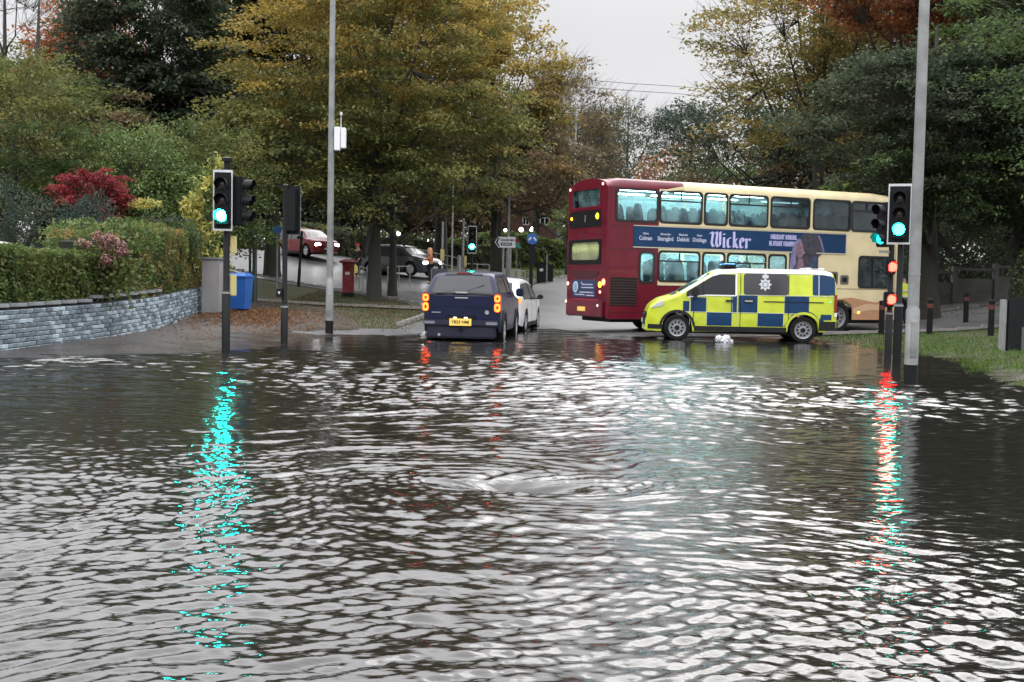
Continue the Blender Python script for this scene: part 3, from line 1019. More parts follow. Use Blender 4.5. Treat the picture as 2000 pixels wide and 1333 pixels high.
# ------------------------------------------------------------------ garden wall, hedges
WALL = [px(-150, 694, 18.9), px(0, 676, 20.4), px(110, 664, 22.3), px(215, 650, 24.4), px(300, 636, 27.2), px(350, 624, 30.0), px(392, 611, 33.0)]
WP = np.array([(a[0], a[1]) for a in WALL])
WZ = np.array([0.0, .0, .03, .08, .16, .25, .36])
WD = np.r_[0, np.cumsum(np.linalg.norm(np.diff(WP, axis=0), axis=1))]


def wall_at(t):
    x, y = np.interp(t, WD, WP[:, 0]), np.interp(t, WD, WP[:, 1])
    a, b_ = max(0, t - .5), min(WD[-1], t + .5)
    dx, dy = np.interp(b_, WD, WP[:, 0]) - np.interp(a, WD, WP[:, 0]), np.interp(b_, WD, WP[:, 1]) - np.interp(a, WD, WP[:, 1])
    return x, y, float(np.interp(t, WD, WZ)), math.atan2(dy, dx)


wall = empty('garden_wall', (WP[0][0], WP[0][1], 0), 0, 'low garden wall of blue grey split stone blocks under the hedges', 'garden wall')
OX, OY = WP[0]
BR = [mat('blue grey stone block', (.20, .25, .29), .38, var=.3, scale=9, bump=1, bscale=28), mat('dark slate block', (.13, .16, .19), .4, var=.3, scale=9, bump=1, bscale=28),
      mat('wet block with pale headlight glints', (.36, .44, .50), .25, spec=.9, var=.25, scale=9, bump=1, bscale=28)]  # wet shine; the paler colour paints in headlight glints
MORT = mat('dark mortar', (.05, .053, .058), .8, bump=.5)
base_bricks = []
for i in range(6):
    bm = bmesh.new()
    bmesh.ops.create_cube(bm, size=1)
    for v in bm.verts:
        v.co = Vector((v.co.x * .222, v.co.y * .1, v.co.z * .078))
        if v.co.y < 0:
            v.co += Vector((random.uniform(-.008, .008), random.uniform(-.012, .008), random.uniform(-.005, .005)))
    bmesh.ops.bevel(bm, geom=[e for e in bm.edges if all(v.co.y < 0 for v in e.verts)], offset=.009, segments=1, affect='EDGES')
    me = bpy.data.meshes.new('brick')
    bm.to_mesh(me)
    bm.free()
    me.materials.append(BR[(0, 0, 1, 1, 2, 0)[i]])
    base_bricks.append(me)
NCOURSE = 9
tot = WD[-1]
far = MB()
nb = 0
core = MB()
tq = np.linspace(0, tot, 40)
for a, b_ in zip(tq[:-1], tq[1:]):
    x, y, z, an = wall_at((a + b_) / 2)
    L = (b_ - a) / 2 + .03
    M = Matrix.Translation((x - OX, y - OY, z)) @ Matrix.Rotation(an, 4, 'Z')
    vs = [M @ Vector((sx * L, yy, zz)) for sx in (-1, 1) for yy in (.0, .2) for zz in (-.25, .79)]
    core.add(vs, [(0, 1, 3, 2), (4, 6, 7, 5), (0, 4, 5, 1), (2, 3, 7, 6), (0, 2, 6, 4), (1, 5, 7, 3)])
core.build('wall_core', MORT, wall)
for c in range(NCOURSE):
    pass
cols = int(tot / .234)
for k in range(cols):
    for c in range(NCOURSE):
        t_ = (k + .5 + (.5 if c % 2 else 0)) * .234
        if t_ > tot - .12:
            continue
        x, y, z, an = wall_at(t_)
        zz = z + .03 + c * .0865
        loc = (x - OX + random.uniform(-.002, .002), y - OY, zz)
        # move outwards so that the face stands proud of the mortar
        off = .035 + random.uniform(-.008, .008)
        loc = (loc[0] + math.sin(an) * off * 1, loc[1] - math.cos(an) * off, loc[2])
        wet = t_ > tot * .42 and random.random() < .8  # more of the blocks with painted headlight glints towards the right end
        me = random.choice(base_bricks if not wet else base_bricks + [base_bricks[4]] * 4)
        seen = t_ > 1.9
        if seen and nb < 300:
            o = bpy.data.objects.new('brick', me)
            COL.objects.link(o)
            o.parent = wall
            o.location = loc
            o.rotation_euler = (random.uniform(-.02, .02), random.uniform(-.01, .01), an + random.uniform(-.02, .02))
            nb += 1
        else:
            M = Matrix.Translation(loc) @ Matrix.Rotation(an + random.uniform(-.02, .02), 4, 'Z')
            far.mat(me.materials[0]).add([M @ v.co for v in me.vertices], [tuple(p.vertices) for p in me.polygons])
far.build('brick', None, wall, fix=False, kind='stuff')
COPE = mat('wall coping', (.20, .215, .23), .45, var=.25, scale=5, bump=.5)
t_ = .3
while t_ < tot * .62:
    x, y, z, an = wall_at(t_)
    o = MB().box(-.29, .29, -.075, .2, 0, .07, .01).build('coping_stone', COPE, wall)
    step = 0 if t_ < 4.6 else .06
    o.location = (x - OX, y - OY, z + .81 + step)
    o.rotation_euler = (0, random.uniform(-.01, .01), an + random.uniform(-.01, .01))
    t_ += .6


def hedge(name, label, path, z0, z1, depth, n, pal, leaf, pal2=None, wob=.07, group='hedges', core=True):
    P = np.array(path, float)
    d = np.r_[0, np.cumsum(np.linalg.norm(np.diff(P[:, :2], axis=0), axis=1))]
    root = empty(name, (P[0][0], P[0][1], 0), 0, label, 'hedge', group)
    t = rng.uniform(0, d[-1], n)
    x, y = np.interp(t, d, P[:, 0]), np.interp(t, d, P[:, 1])
    e = .3
    tx, ty = np.interp(t + e, d, P[:, 0]) - np.interp(t - e, d, P[:, 0]), np.interp(t + e, d, P[:, 1]) - np.interp(t - e, d, P[:, 1])
    L = np.hypot(tx, ty) + 1e-6
    nx, ny = ty / L, -tx / L            # towards the road
    a, b_ = np.interp(t, d, z0), np.interp(t, d, z1)
    kind = rng.random(n)
    f = kind < .72
    s = np.where(f, 0, rng.uniform(0, depth, n))
    z = np.where(f, a + (b_ - a) * rng.random(n), b_)
    lump = wob * (np.sin(t * 3.1) + np.sin(t * 7.3 + z * 5) * .6 + np.sin(z * 9 + t * 2) * .5)
    s = s + np.where(f, -lump, 0) + rng.uniform(-.05, .12, n)
    z = z + np.where(f, 0, lump * .8) + rng.normal(0, .03, n)
    V0 = np.c_[x - nx * s - P[0][0], y - ny * s - P[0][1], z]
    nn = np.where(f[:, None], np.c_[nx, ny, np.zeros(n)], np.array([0, 0, 1.]))
    D = rng.normal(0, 1, (n, 3)) + nn * .2
    U = nn + rng.normal(0, .55, (n, 3))
    V, Fq = leaf_quads(V0, D, U, rng.uniform(.7, 1.3, n) * leaf[0], rng.uniform(.7, 1.3, n) * leaf[1])
    cl = (np.floor(V0 * 4).astype(int) @ np.array([7, 131, 1009])) % 97
    T = tints(pal, cl, n)
    if pal2:
        T = np.where(((rng.random(97)[cl] < pal2[1]) & (rng.random(n) < .8))[:, None], tints(pal2[0], cl, n), T)
    npmesh('foliage', V, Fq, LEAF, root, tint=T)
    mb = MB()
    k = max(4, int(d[-1] / .6))
    tt_ = np.linspace(.45, d[-1] - .35, k)
    rows_ = []
    for q in tt_:
        x, y = np.interp(q, d, P[:, 0]), np.interp(q, d, P[:, 1])
        dx, dy = np.interp(q + e, d, P[:, 0]) - np.interp(q - e, d, P[:, 0]), np.interp(q + e, d, P[:, 1]) - np.interp(q - e, d, P[:, 1])
        L = math.hypot(dx, dy) + 1e-9
        ux, uy = dy / L, -dx / L
        A, B = np.interp(q, d, z0), np.interp(q, d, z1) - .12
        for s_, z_ in ((.14, A), (.16, B), (depth - .1, B), (depth - .1, A)):
            rows_.append((x - ux * s_ - P[0][0], y - uy * s_ - P[0][1], z_))
    fs = []
    for i in range(k - 1):
        for j in range(4):
            q = (j + 1) % 4
            fs.append((i * 4 + j, i * 4 + q, i * 4 + 4 + q, i * 4 + 4 + j))
    fs += [(0, 1, 2, 3), tuple(range(4 * k - 4, 4 * k))]
    mb.add(rows_, fs).build('hedge_core', mat('dark hedge core', (.022, .024, .014), .9), root)  # solid dark box added to block the view through the leaves
    return root


ws = np.linspace(0, 6.6, 9)
pth = [(wall_at(t_)[0] - .06, wall_at(t_)[1] + .10) for t_ in ws]
hedge('hedge', 'dark glossy clipped hedge with a flat top over the left end of the wall', pth, [.86 + wall_at(t_)[2] for t_ in ws], [1.93 - .02 * t_ for t_ in ws], .8, 11500, 'hedge', (.085, .05), wob=.04)
ws = np.linspace(5.2, tot - .3, 12)
pth = [(wall_at(t_)[0] - .16 + .1 * (t_ > 7), wall_at(t_)[1] + .12) for t_ in ws]
hedge('hedge', 'taller yellowing hedge over the right end of the wall beside the grey gate pillar', pth, [.86 + .6 * wall_at(t_)[2] for t_ in ws],
      list(np.interp(ws, [5.2, 6.6, 8, 10, tot], [2.2, 2.35, 2.55, 2.6, 2.62])), 1.1, 15000, 'hedge', (.075, .042), pal2=('autumnhedge', .5), wob=.07)
ws = np.linspace(4.2, 6.2, 5)
pth = [(wall_at(t_)[0] - .9, wall_at(t_)[1] + .9) for t_ in ws]
bush('hedge', 'light green hedge top behind the pink hydrangea', wall_at(5.2)[0] - .6, wall_at(5.2)[1] + 1.6, .9, [(-.5, 0, 1.35, .8, .5, .42), (.5, .4, 1.4, .8, .5, .42)], 3200, 'light', leaf=(.08, .05), cat='hedge', group='hedges', pal2=('hedge', .4))

# pink hydrangea heads over the hedge
hyd = empty('hydrangea', px(208, 560, 24.0), 0, 'hydrangea with faded pink flower heads growing through the hedge', 'hydrangea')
hp = px(208, 560, 24.0)
HM = mat('faded pink petals', (.36, .17, .17), .6, attr=True)
PAL['petal'] = [(.24, .12, .115), (.19, .085, .085), (.27, .15, .13), (.15, .10, .07)]
for (u, v, r) in ((160, 474, .09), (172, 478, .07), (190, 462, .11), (202, 470, .12), (214, 466, .11), (226, 474, .10), (238, 480, .10), (208, 482, .10), (232, 492, .1), (245, 494, .08), (206, 507, .11), (220, 512, .12), (200, 519, .09)):
    q = px(u, v, 24.0 - .25 * random.random())
    n = 110
    uu = rng.normal(size=(n, 3))
    uu /= np.linalg.norm(uu, axis=1)[:, None]
    C_ = uu * r * .92 + rng.normal(0, .008, (n, 3))
    V, Fq = leaf_quads(C_, rng.normal(size=(n, 3)), uu + rng.normal(0, .25, (n, 3)), np.full(n, .05), np.full(n, .045))
    o = npmesh('flower_head', V, Fq, HM, hyd, tint=tints('petal', np.zeros(n, int), n))
    o.location = Vector(q) - Vector(hp)
L = [([(0, .1, -.2), (.05 * i - .15, .1, .4), (.12 * i - .35, .05, .9)], [.015, .012, .008], 5) for i in range(6)]
batch_tubes('stem', L, TWIG, hyd)

n = 900
P_ = rng.normal(0, 1, (n, 3)) * (.42, .10, .30) + (.05, .02, .35)
V, Fq = leaf_quads(P_, rng.normal(size=(n, 3)), rng.normal(0, .5, (n, 3)) + (0, -.8, .5), np.full(n, .12), np.full(n, .075))
npmesh('foliage', V, Fq, LEAF, hyd, tint=tints('hedge', np.arange(n) % 60, n))
# hedge and grass across the junction
pth = [(px(880, 520, 70)[0], 70), (px(960, 520, 72)[0], 72), (px(1040, 520, 74)[0], 74), (px(1135, 520, 76)[0], 76)]
zb_ = [g(*p) - .1 for p in pth]
hedge('hedge', 'wavy topped green hedge in front of the brick house', pth, zb_, [zb_[0] + 1.5, zb_[1] + 2.2, zb_[2] + 2.3, zb_[3] + 1.5], 1.0, 7000, 'hedge', (.19, .12), pal2=('light', .5), wob=.12)
tree('young_tree', 'thin young tree with a bare lower stem on the far verge left of the bus', 3.1, 67, 4.2, [(0, 0, 3.1, .9, .8, .8)], 26, 50, 'light', .09, leaf=(.14, .08), clump=.5, fork=1.6, group=None)
hedge('hedge', 'dark hedge along the left side road above the cars', [(-24, 81), (-14, 72), (-6, 67), (-1, 70)], [3.2, 2.6, 2, 1.9], [5.6, 4.6, 3.9, 3.6], 1.6, 9000, 'dark', (.22, .14), pal2=('olive', .5), wob=.3)

# grass blades near the right shore and on the verges: nobody could count them
def grass(label, xy, n, hh, pal):
    x = rng.uniform(xy[0], xy[1], n)
    y = rng.uniform(xy[2], xy[3], n)
    z = G(x, y)
    dry = (z > -.02)
    dens = np.sin(x * 1.3) + np.sin(y * 1.1 + x) + rng.normal(0, .8, n) > -.9
    k = dry & dens
    x, y, z = x[k], y[k], z[k]
    n = len(x)
    a = rng.uniform(0, PI, n)
    w = rng.uniform(.008, .02, n) * hh / .08
    h = rng.uniform(.5, 1.3, n) * hh
    lx, ly = rng.normal(0, .5, n) * h, rng.normal(0, .5, n) * h
    A = np.c_[x - np.cos(a) * w, y - np.sin(a) * w, z - .01]
    B = np.c_[x + np.cos(a) * w, y + np.sin(a) * w, z - .01]
    C_ = np.c_[x + lx, y + ly, z + h]
    V = np.stack([A, B, C_], 1).reshape(-1, 3)
    P = np.array(PAL[pal])
    T = P[rng.integers(0, len(P), n)] * rng.uniform(.7, 1.3, (n, 1))
    o = npmesh('grass', V, np.arange(3 * n).reshape(-1, 3), LEAF, None, tint=T, kind='stuff', label=label, cat='grass')


PAL['turf'] = [(.075, .15, .02), (.055, .12, .018), (.10, .17, .03), (.07, .09, .02)]
PAL['mud'] = [(.08, .075, .03), (.06, .08, .025), (.09, .065, .035)]
grass('bright wet grass sloping into the flood on the right shore', (7.8, 16, 17, 35), 26000, .07, 'turf')
grass('grass strip beyond the right-hand road in front of the fence', (10, 26, 39, 46), 9000, .09, 'turf')
grass('muddy green verge around the pillar box and the golden tree', (-8.5, -2.9, 31.5, 50), 15000, .07, 'mud')
grass('far verge grass left of the bus', (.5, 9, 63, 74), 6000, .12, 'turf')

# fallen leaves
n = 3600
cx = np.r_[rng.normal(-7.2, .9, n - n // 4), rng.uniform(-9.5, -3, n // 4)]
cy = np.r_[rng.normal(31.7, 1.4, n - n // 4), rng.uniform(24, 46, n // 4)]
cz = G(cx, cy) + .05
k = cz > .05
cx, cy, cz = cx[k], cy[k], cz[k]
n = len(cx)
V, Fq = leaf_quads(np.c_[cx, cy, cz], rng.normal(size=(n, 3)) * (1, 1, .15), np.c_[rng.normal(0, .3, (n, 2)), np.ones(n)], rng.uniform(.06, .11, n), rng.uniform(.04, .07, n))
PAL['litter'] = [(.13, .055, .025), (.10, .05, .022), (.17, .08, .03), (.06, .035, .02)]
npmesh('fallen_leaves', V, Fq, LEAF, None, tint=tints('litter', np.arange(n) % 90, n), kind='stuff', label='rust coloured fallen leaves on the pavement behind the blue bin', cat='leaves')

# ------------------------------------------------------------------ street furniture
GREEN_ON = emis('lit green lens', (.003, 1, .76), 300)
GREEN_DIM = emis('dimmer green lens', (.01, .9, .8), 9)
RED_ON = emis('lit red lens', (1, .008, .005), 60)
LENS_OFF = mat('unlit lens', (.03, .02, .02), .25, spec=.8)
VISOR = mat('signal housing black', (.007, .009, .010), .5, spec=.2)


def signal_head(root, z, rot=0, off=(0, 0), lit='green', board=True, w=.36, h=1.13, name='signal_head', gm=None):
    """three-aspect head on root; its face looks along -y before rot"""
    hd = MB().box(-.135, .135, -.10, .10, z, z + .92, .02).build(name, VISOR, root)
    hd.location = (off[0], off[1], 0)
    hd.rotation_euler = (0, 0, rot)
    if board:
        bz = z + .46 - h / 2
        MB().box(-w / 2, w / 2, .0, .015, bz, bz + h).build('backing_board', VISOR, hd)
        mb = MB()
        q = w / 2
        for x0, x1, z0, z1 in ((-q, q, bz + h - .045, bz + h), (-q, q, bz, bz + .035), (-q, -q + .024, bz + .035, bz + h - .045), (q - .024, q, bz + .035, bz + h - .045)):
            mb.box(x0, x1, -.008, .0, z0, z1)
        mb.build('board_border', WBORD, hd)
    for i, c in enumerate(('green', 'amber', 'red')):
        cz = z + .17 + .29 * i
        on = c == lit
        MB().lathe([(.0, -.135), (.07, -.128), (.105, -.105), (.105, -.095)], (0, 0, cz), 'y', 20).build('lens', ((gm or GREEN_ON) if c == 'green' else RED_ON) if on else LENS_OFF, hd, 40)
        # visor: three quarters of a tube
        n = 16
        vs, fs = [], []
        for j in range(n + 1):
            a = math.radians(-40 + 260 * j / n)
            for r in (.118, .112):
                ln = .19 if 0 < math.sin(a) else .14
                vs += [(r * math.cos(a), -.10, cz + r * math.sin(a)), (r * math.cos(a), -.10 - ln, cz + r * math.sin(a))]
        for j in range(n):
            k = j * 4
            fs += [(k, k + 1, k + 5, k + 4), (k + 2, k + 6, k + 7, k + 3), (k + 1, k + 3, k + 7, k + 5)]
        MB().add(vs, fs).build('visor', VISOR, hd, 50)
    return hd


def pole(root, h, r0=.057, sleeve=.075, sh=1.15, m=None, base=-.45, ring_=True, top=None):
    mb = MB()
    mb.lathe([(sleeve, base), (sleeve, sh), (r0 + .004, sh + .03), (r0, sh + .04), (r0, h), (r0 * .6, h + .02), (0, h + .03)], n=16)
    mb.build('pole', m or BLACK, root, 30)
    if ring_:
        MB().lathe([(sleeve + .003, sh - .03), (sleeve + .003, sh + .005)], n=16).build('pole_band', GREYP, root)


# left primary signal
x, y, _ = px(441, 690, 21.6)
s = empty('traffic_light', (x, y, 0), 0, 'black traffic light nearest on the left, showing green beside the blue bin', 'traffic light', 'traffic lights')
pole(s, 3.62, sleeve=.078)
signal_head(s, 2.40, .05, (-.03, -.17))
h2 = signal_head(s, 2.40, math.radians(80), (.22, .06), lit=None, board=False)
MB().box(-.06, .06, -.12, .05, 3.28, 3.33).box(-.02, .02, -.05, .05, 2.26, 2.3).build('bracket', BLACK, s)
MB().lathe([(.10, 3.60), (.10, 3.66), (.05, 3.68), (0, 3.68)], n=12).build('pole_cap', BLACK, s)
for zz, hh in ((1.88, .33), (1.08, .40)):
    MB().box(.06, .16, .02, .16, zz, zz + hh, .012).build('push_button_unit', mat('cream yellow plastic', (.52, .45, .2), .5), s)
# rear view signal
x, y, _ = px(555, 673, 25)
s = empty('traffic_light', (x, y, 0), 0, 'black traffic light on the left seen from behind, with a small push button box', 'traffic light', 'traffic lights')
pole(s, 3.45, sleeve=.078, sh=.82)
hd = signal_head(s, 2.45, PI * .93, (.14, .02), lit=None, board=True, w=.40, h=1.05)
MB().box(-.24, -.04, -.02, .03, 3.40, 3.44).build('bracket', BLACK, s)
b_ = MB().box(-.16, -.03, -.13, .0, 1.02, 1.2, .01).build('push_button_unit', BLACK, s)
MB().prism([(-.125, 1.14), (-.065, 1.14), (-.095, 1.07)], lambda u, v, w: (u, -.131 - w, v)).build('arrow_mark', WBORD, b_)
# distant signal straight ahead
x, y, _ = px(921, 560, 47)
s = empty('traffic_light', (x, y, g(x, y)), 0, 'distant traffic light showing green above the dark pickup', 'traffic light', 'traffic lights')
pole(s, 3.2, sleeve=.07)
signal_head(s, 2.02, 0, (0, -.16))
# pair on the right
x, y, _ = px(1751, 714, 21.7)
s = empty('traffic_light', (x, y, -.05), 0, 'black traffic light with a white bordered board on the right, showing green', 'traffic light', 'traffic lights')
pole(s, 3.0, sleeve=.082, sh=1.2)
signal_head(s, 2.44, -.36, (-.10, -.16), w=.42, gm=emis('lit green lens seen aslant', (.008, 1, .76), 50))
x, y, _ = px(1734, 700, 23.8)
s = empty('traffic_light', (x, y, -.05), 0, 'slim black signal pole with two red lamps low on it, on the right', 'traffic light', 'traffic lights')
pole(s, 2.7, sleeve=.075, sh=1.0)
h2 = signal_head(s, 2.36, -1.0, (-.17, .0), board=False, gm=GREEN_DIM)
MB().box(-.26, .02, -.03, .03, 2.24, 2.29).build('bracket', GREYP, s)
for zz in (1.95, 1.28):
    hb = MB().box(-.1, .1, -.19, -.04, zz - .16, zz + .16, .02).build('lamp_housing', VISOR, s)
    hb.location = (-.06, 0, 0)
    MB().lathe([(0, -.235), (.06, -.23), (.095, -.20), (.095, -.19)], (.02, 0, zz), 'y', 18).build('red_lens', RED_ON, hb, 40)
    vs, fs = [], []
    for j in range(15):
        a = math.radians(-30 + 240 * j / 14)
        vs += [(.02 + .108 * math.cos(a), -.19, zz + .108 * math.sin(a)), (.02 + .108 * math.cos(a), -.31, zz + .108 * math.sin(a))]
    fs = [(2 * j, 2 * j + 1, 2 * j + 3, 2 * j + 2) for j in range(14)]
    MB().add(vs, fs).build('visor', VISOR, hb, 50)


def lamp_post(label, u, v, d, h, r0, r1, sh, side=1, boxes=False, black=True, z=None, arm=True, group='lamp posts', bandtop=None):
    x, y, zz = px(u, v, d)
    z = g(x, y) if z is None else z
    s = empty('street_lamp', (x, y, z), 0, label, 'lamp post', group)
    mb = MB()
    mb.lathe([(r0, -.5), (r0, sh), (r0 * .82, sh + .06), (r1 * 1.25, sh + .09), (r1, h)], n=18)
    mb.build('post', STEEL, s, 30)
    if black:
        MB().lathe([(r0 + .004, -.3), (r0 + .004, .38)], n=18).build('base_coating', BLACK, s, 30)
        MB().box(-r0 * .5, r0 * .5, -r0 - .008, -r0 * .8, .5, 1.05, .004).build('access_door', STEEL, s)
        MB().lathe([(r1 * 1.3, sh + .55), (r1 * 1.3, sh + .58)], n=18).build('strap', STEEL, s)
    if bandtop:
        MB().lathe([(r1 * 1.25, bandtop), (r1 * 1.25, bandtop + .35)], n=18).build('top_band', BLACK, s)
    if arm:
        MB().tube([(0, 0, h - .1), (0, 0, h + .15), (side * .25, 0, h + .38), (side * .8, 0, h + .45)], [r1, r1 * .9, r1 * .8, r1 * .7], 10).build('arm', STEEL, s, 40)
        MB().box(*sorted((side * .7, side * 1.35)), -.14, .14, h + .40, h + .52, .04).build('lantern', GREYP, s)
    return s


s = lamp_post('tall grey lamp post on the left with two white antenna boxes high up', 643, 652, 29.4, 9.8, .098, .068, 1.42, 1, bandtop=8.55, z=-.02)
for (x0, x1, z0, z1) in ((.08, .235, 4.72, 5.32), (.25, .375, 4.78, 5.30)):
    MB().box(x0, x1, -.07, .07, z0, z1, .015).build('antenna_box', mat('white plastic', (.75, .76, .78), .4), s)
MB().box(.02, .30, -.01, .01, 4.9, 4.93).box(.02, .30, -.01, .01, 5.12, 5.15).build('bracket', STEEL, s)
MB().tube([(.245, 0, 5.3), (.245, 0, 5.62)], [.014, .01], 6).lathe([(.0, 5.6), (.035, 5.62), (.035, 5.68), (0, 5.7)], (.245, 0, 0), n=10).build('aerial', WBORD, s)
lamp_post('tall grey lamp post on the right with its black base in the flood', 1778, 748, 17.75, 9.8, .102, .07, 1.22, -1, z=-.1)
lamp_post('grey lamp post behind the direction sign, tapering into the trees', 992, 520, 59, 8.2, .11, .06, 1.5, -1, black=False)
lamp_post('slim pale lamp post just left of the bus rear, top bare against the dark trees', 1119, 520, 80, 11.0, .10, .06, 1.6, 1, black=False, arm=False)
lamp_post('far lamp post in front of the half bare tree above the bus roof', 1207, 500, 105, 12.6, .10, .07, 1.6, -1, black=False, arm=False)


def simple_pole(name, label, cat, u, d, ztop_px, r, m, group=None, extra=None, v=560):
    x, y, _ = px(u, v, d)
    z0 = g(x, y)
    h = px(u, ztop_px, d)[2] - z0
    s = empty(name, (x, y, z0), 0, label, cat, group)
    MB().lathe([(r * 1.25, -.3), (r * 1.25, .8), (r, .85), (r, h), (0, h + .02)], n=12).build('pole', m, s, 30)
    return s, h


POLEG = 'thin poles around the junction'
BLUE = mat('blue sign face', (.02, .09, .32), .35, var=.1)
s, h = simple_pole('pole', 'thick dark green pole right of the blue wheelie bin', 'pole', 497, 41, 446, .085, mat('dark green paint', (.015, .035, .03), .5, var=.2), POLEG)
s, h = simple_pole('pole', 'slimmer dark pole directly behind the thick green one near the blue bin', 'pole', 488, 44, 452, .05, BLACK, POLEG)
s, h = simple_pole('road_sign', 'small round blue sign on a grey pole before the tree, left of the rear-facing signal', 'road sign', 541, 50, 444, .035, GREYP, 'road signs')
MB().lathe([(.0, -.02), (.2, -.02), (.2, 0), (0, 0)], (0, -.04, h - .12), 'y', 20).build('sign_plate', BLUE, s, 30)
s, h = simple_pole('pole', 'black slanting post in front of the red car', 'pole', 583, 52, 452, .06, BLACK, POLEG)
s.rotation_euler = (0, .05, 0)
s, h = simple_pole('pole', 'grey pole directly left of the person in orange', 'pole', 863, 55, 434, .05, GREYP, POLEG)
MB().box(-.09, .09, -.1, .05, 1.2, 1.75, .01).build('push_button_unit', mat('cream yellow plastic', (.6, .5, .2), .5), s)
s, h = simple_pole('pole', 'thin grey pole between the orange clad person and the distant green light', 'pole', 882, 54, 300, .04, GREYP, POLEG)
s, h = simple_pole('pole', 'pale grey pole beside the left edge of the distant green light', 'pole', 903, 49, 428, .05, GREYP, POLEG)
MB().box(.05, .16, -.1, .05, 1.25, 1.7, .01).build('push_button_unit', mat('cream yellow plastic', (.6, .5, .2), .5), s)
s, h = simple_pole('bollard', 'dark grey upright slab between the orange clad person and the distant light pole', 'bollard', 896, 50, 500, .09, GREYP, None)

# direction sign
x, y, _ = px(985, 560, 58)
z0 = g(x, y)
s = empty('direction_sign', (x, y, z0), 0, 'white arrow shaped direction sign pointing left on two grey posts', 'road sign', 'road signs')
zt = px(985, 463, 58)[2] - z0
zb2 = px(985, 484, 58)[2] - z0
for q in (-.08, .28):
    MB().lathe([(.05, -.3), (.05, zt - .08)], (q, .06, 0), n=10).build('post', GREYP, s)
zc = (zt + zb2) / 2
hh = (zt - zb2) / 2
pw = .52
MB().prism([(-.52 - .0, zc), (-.34, zc + hh), (pw, zc + hh), (pw, zc - hh), (-.34, zc - hh)], lambda u, v, w: (u, -w, v), .02).build('sign_plate', WBORD, s)
MB().prism([(-.48, zc), (-.34, zc + hh * .8), (-.26, zc + hh * .8), (-.38, zc), (-.26, zc - hh * .8), (-.34, zc - hh * .8)], lambda u, v, w: (u, -.021 - w, v)).build('chevron', BLACK, s)
mb = MB()
for q in range(11):
    mb.box(-.2 + q * .062, -.2 + q * .062 + (.045 if q % 3 else .03), -.026, -.021, zc + .06, zc + .15)
mb.build('lettering', BLACK, s)
MB().box(-.22, .34, -.026, -.021, zc - .17, zc - .02).build('text_panel', BLACK, s)
mb = MB()
for q in range(7):
    mb.box(-.16 + q * .066, -.16 + q * .066 + .04, -.031, -.026, zc - .13, zc - .06)
mb.build('lettering', WBORD, s)
# small second sign (red and green) beside it
x, y, _ = px(1008, 540, 62)
z0 = g(x, y)
s = empty('road_sign', (x, y, z0), 0, 'small red, white and green sign just right of the arrow sign', 'road sign', 'road signs')
a_, b_, c_ = (px(1008, v, 62)[2] - z0 for v in (464, 474, 487))
MB().lathe([(.035, -.3), (.035, a_)], n=8).build('post', GREYP, s)
MB().prism([(-.1, b_), (0, a_), (.14, b_ + .05), (.12, b_)], lambda u, v, w: (u, -.04 - w, v), .015).build('sign_plate', mat('sign red', (.55, .05, .04), .4), s)
MB().prism([(-.12, b_), (.14, b_), (.2, c_ + .1), (.14, c_), (.02, c_ + .15), (-.08, c_ + .05)], lambda u, v, w: (u, -.04 - w, v), .015).build('sign_plate', mat('sign turquoise', (.1, .55, .5), .4), s)
# round blue keep-left style sign on a dark post
s, h = simple_pole('road_sign', 'round blue sign with white arrows on a dark post in front of the brick house', 'road sign', 1038, 55, 459, .045, BLACK, 'road signs')
MB().lathe([(.0, -.02), (.27, -.02), (.27, 0), (0, 0)], (0, -.06, h - .2), 'y', 24).build('sign_plate', BLUE, s, 30)
mb = MB()
for q in (-1, 1):
    mb.prism([(q * .02, h - .16), (q * .10, h - .1), (q * .2, h - .24), (q * .16, h - .3), (q * .08, h - .2)], lambda u, v, w: (u, -.081 - w, v))
mb.build('arrow_mark', WBORD, s)
MB().box(-.14, .14, -.03, .05, h * .42, h - .42, .02).build('post_cover', BLACK, s)

# far globe lamps
GLOBE = emis('warm lamp glow', (1, .88, .66), 9)
first = None
for i, (u, v, r, what) in enumerate(((1038, 448, .18, 'right of the blue sign, brightest of the row'), (1018, 449, .18, 'between the two neighbouring lamps of the row'), (987, 450, .13, 'directly above the arrow sign'),
                                     (866, 468, .15, 'above and right of the person in orange'), (835, 469, .11, 'above the person in orange'), (778, 457, .16, 'right of the thick dark trunk'), (723, 443, .1, 'smallest, left of the thick trunk top'))):
    d = 92
    x, y, z = px(u, v, d)
    z0 = g(x, y)
    s = empty('globe_lamp', (x, y, z0), 0, 'distant lit globe lamp ' + what, 'street lamp', 'distant lit globe lamps')
    MB().lathe([(.07, -.3), (.05, z - z0 - r)], n=8).build('post', BLACK, s)
    MB().lathe([(0, z - z0 - r)] + [(r * math.cos(math.radians(a)), z - z0 + r * math.sin(math.radians(a))) for a in range(-60, 90, 30)] + [(0, z - z0 + r)], n=12).build('globe', GLOBE, s, 60)

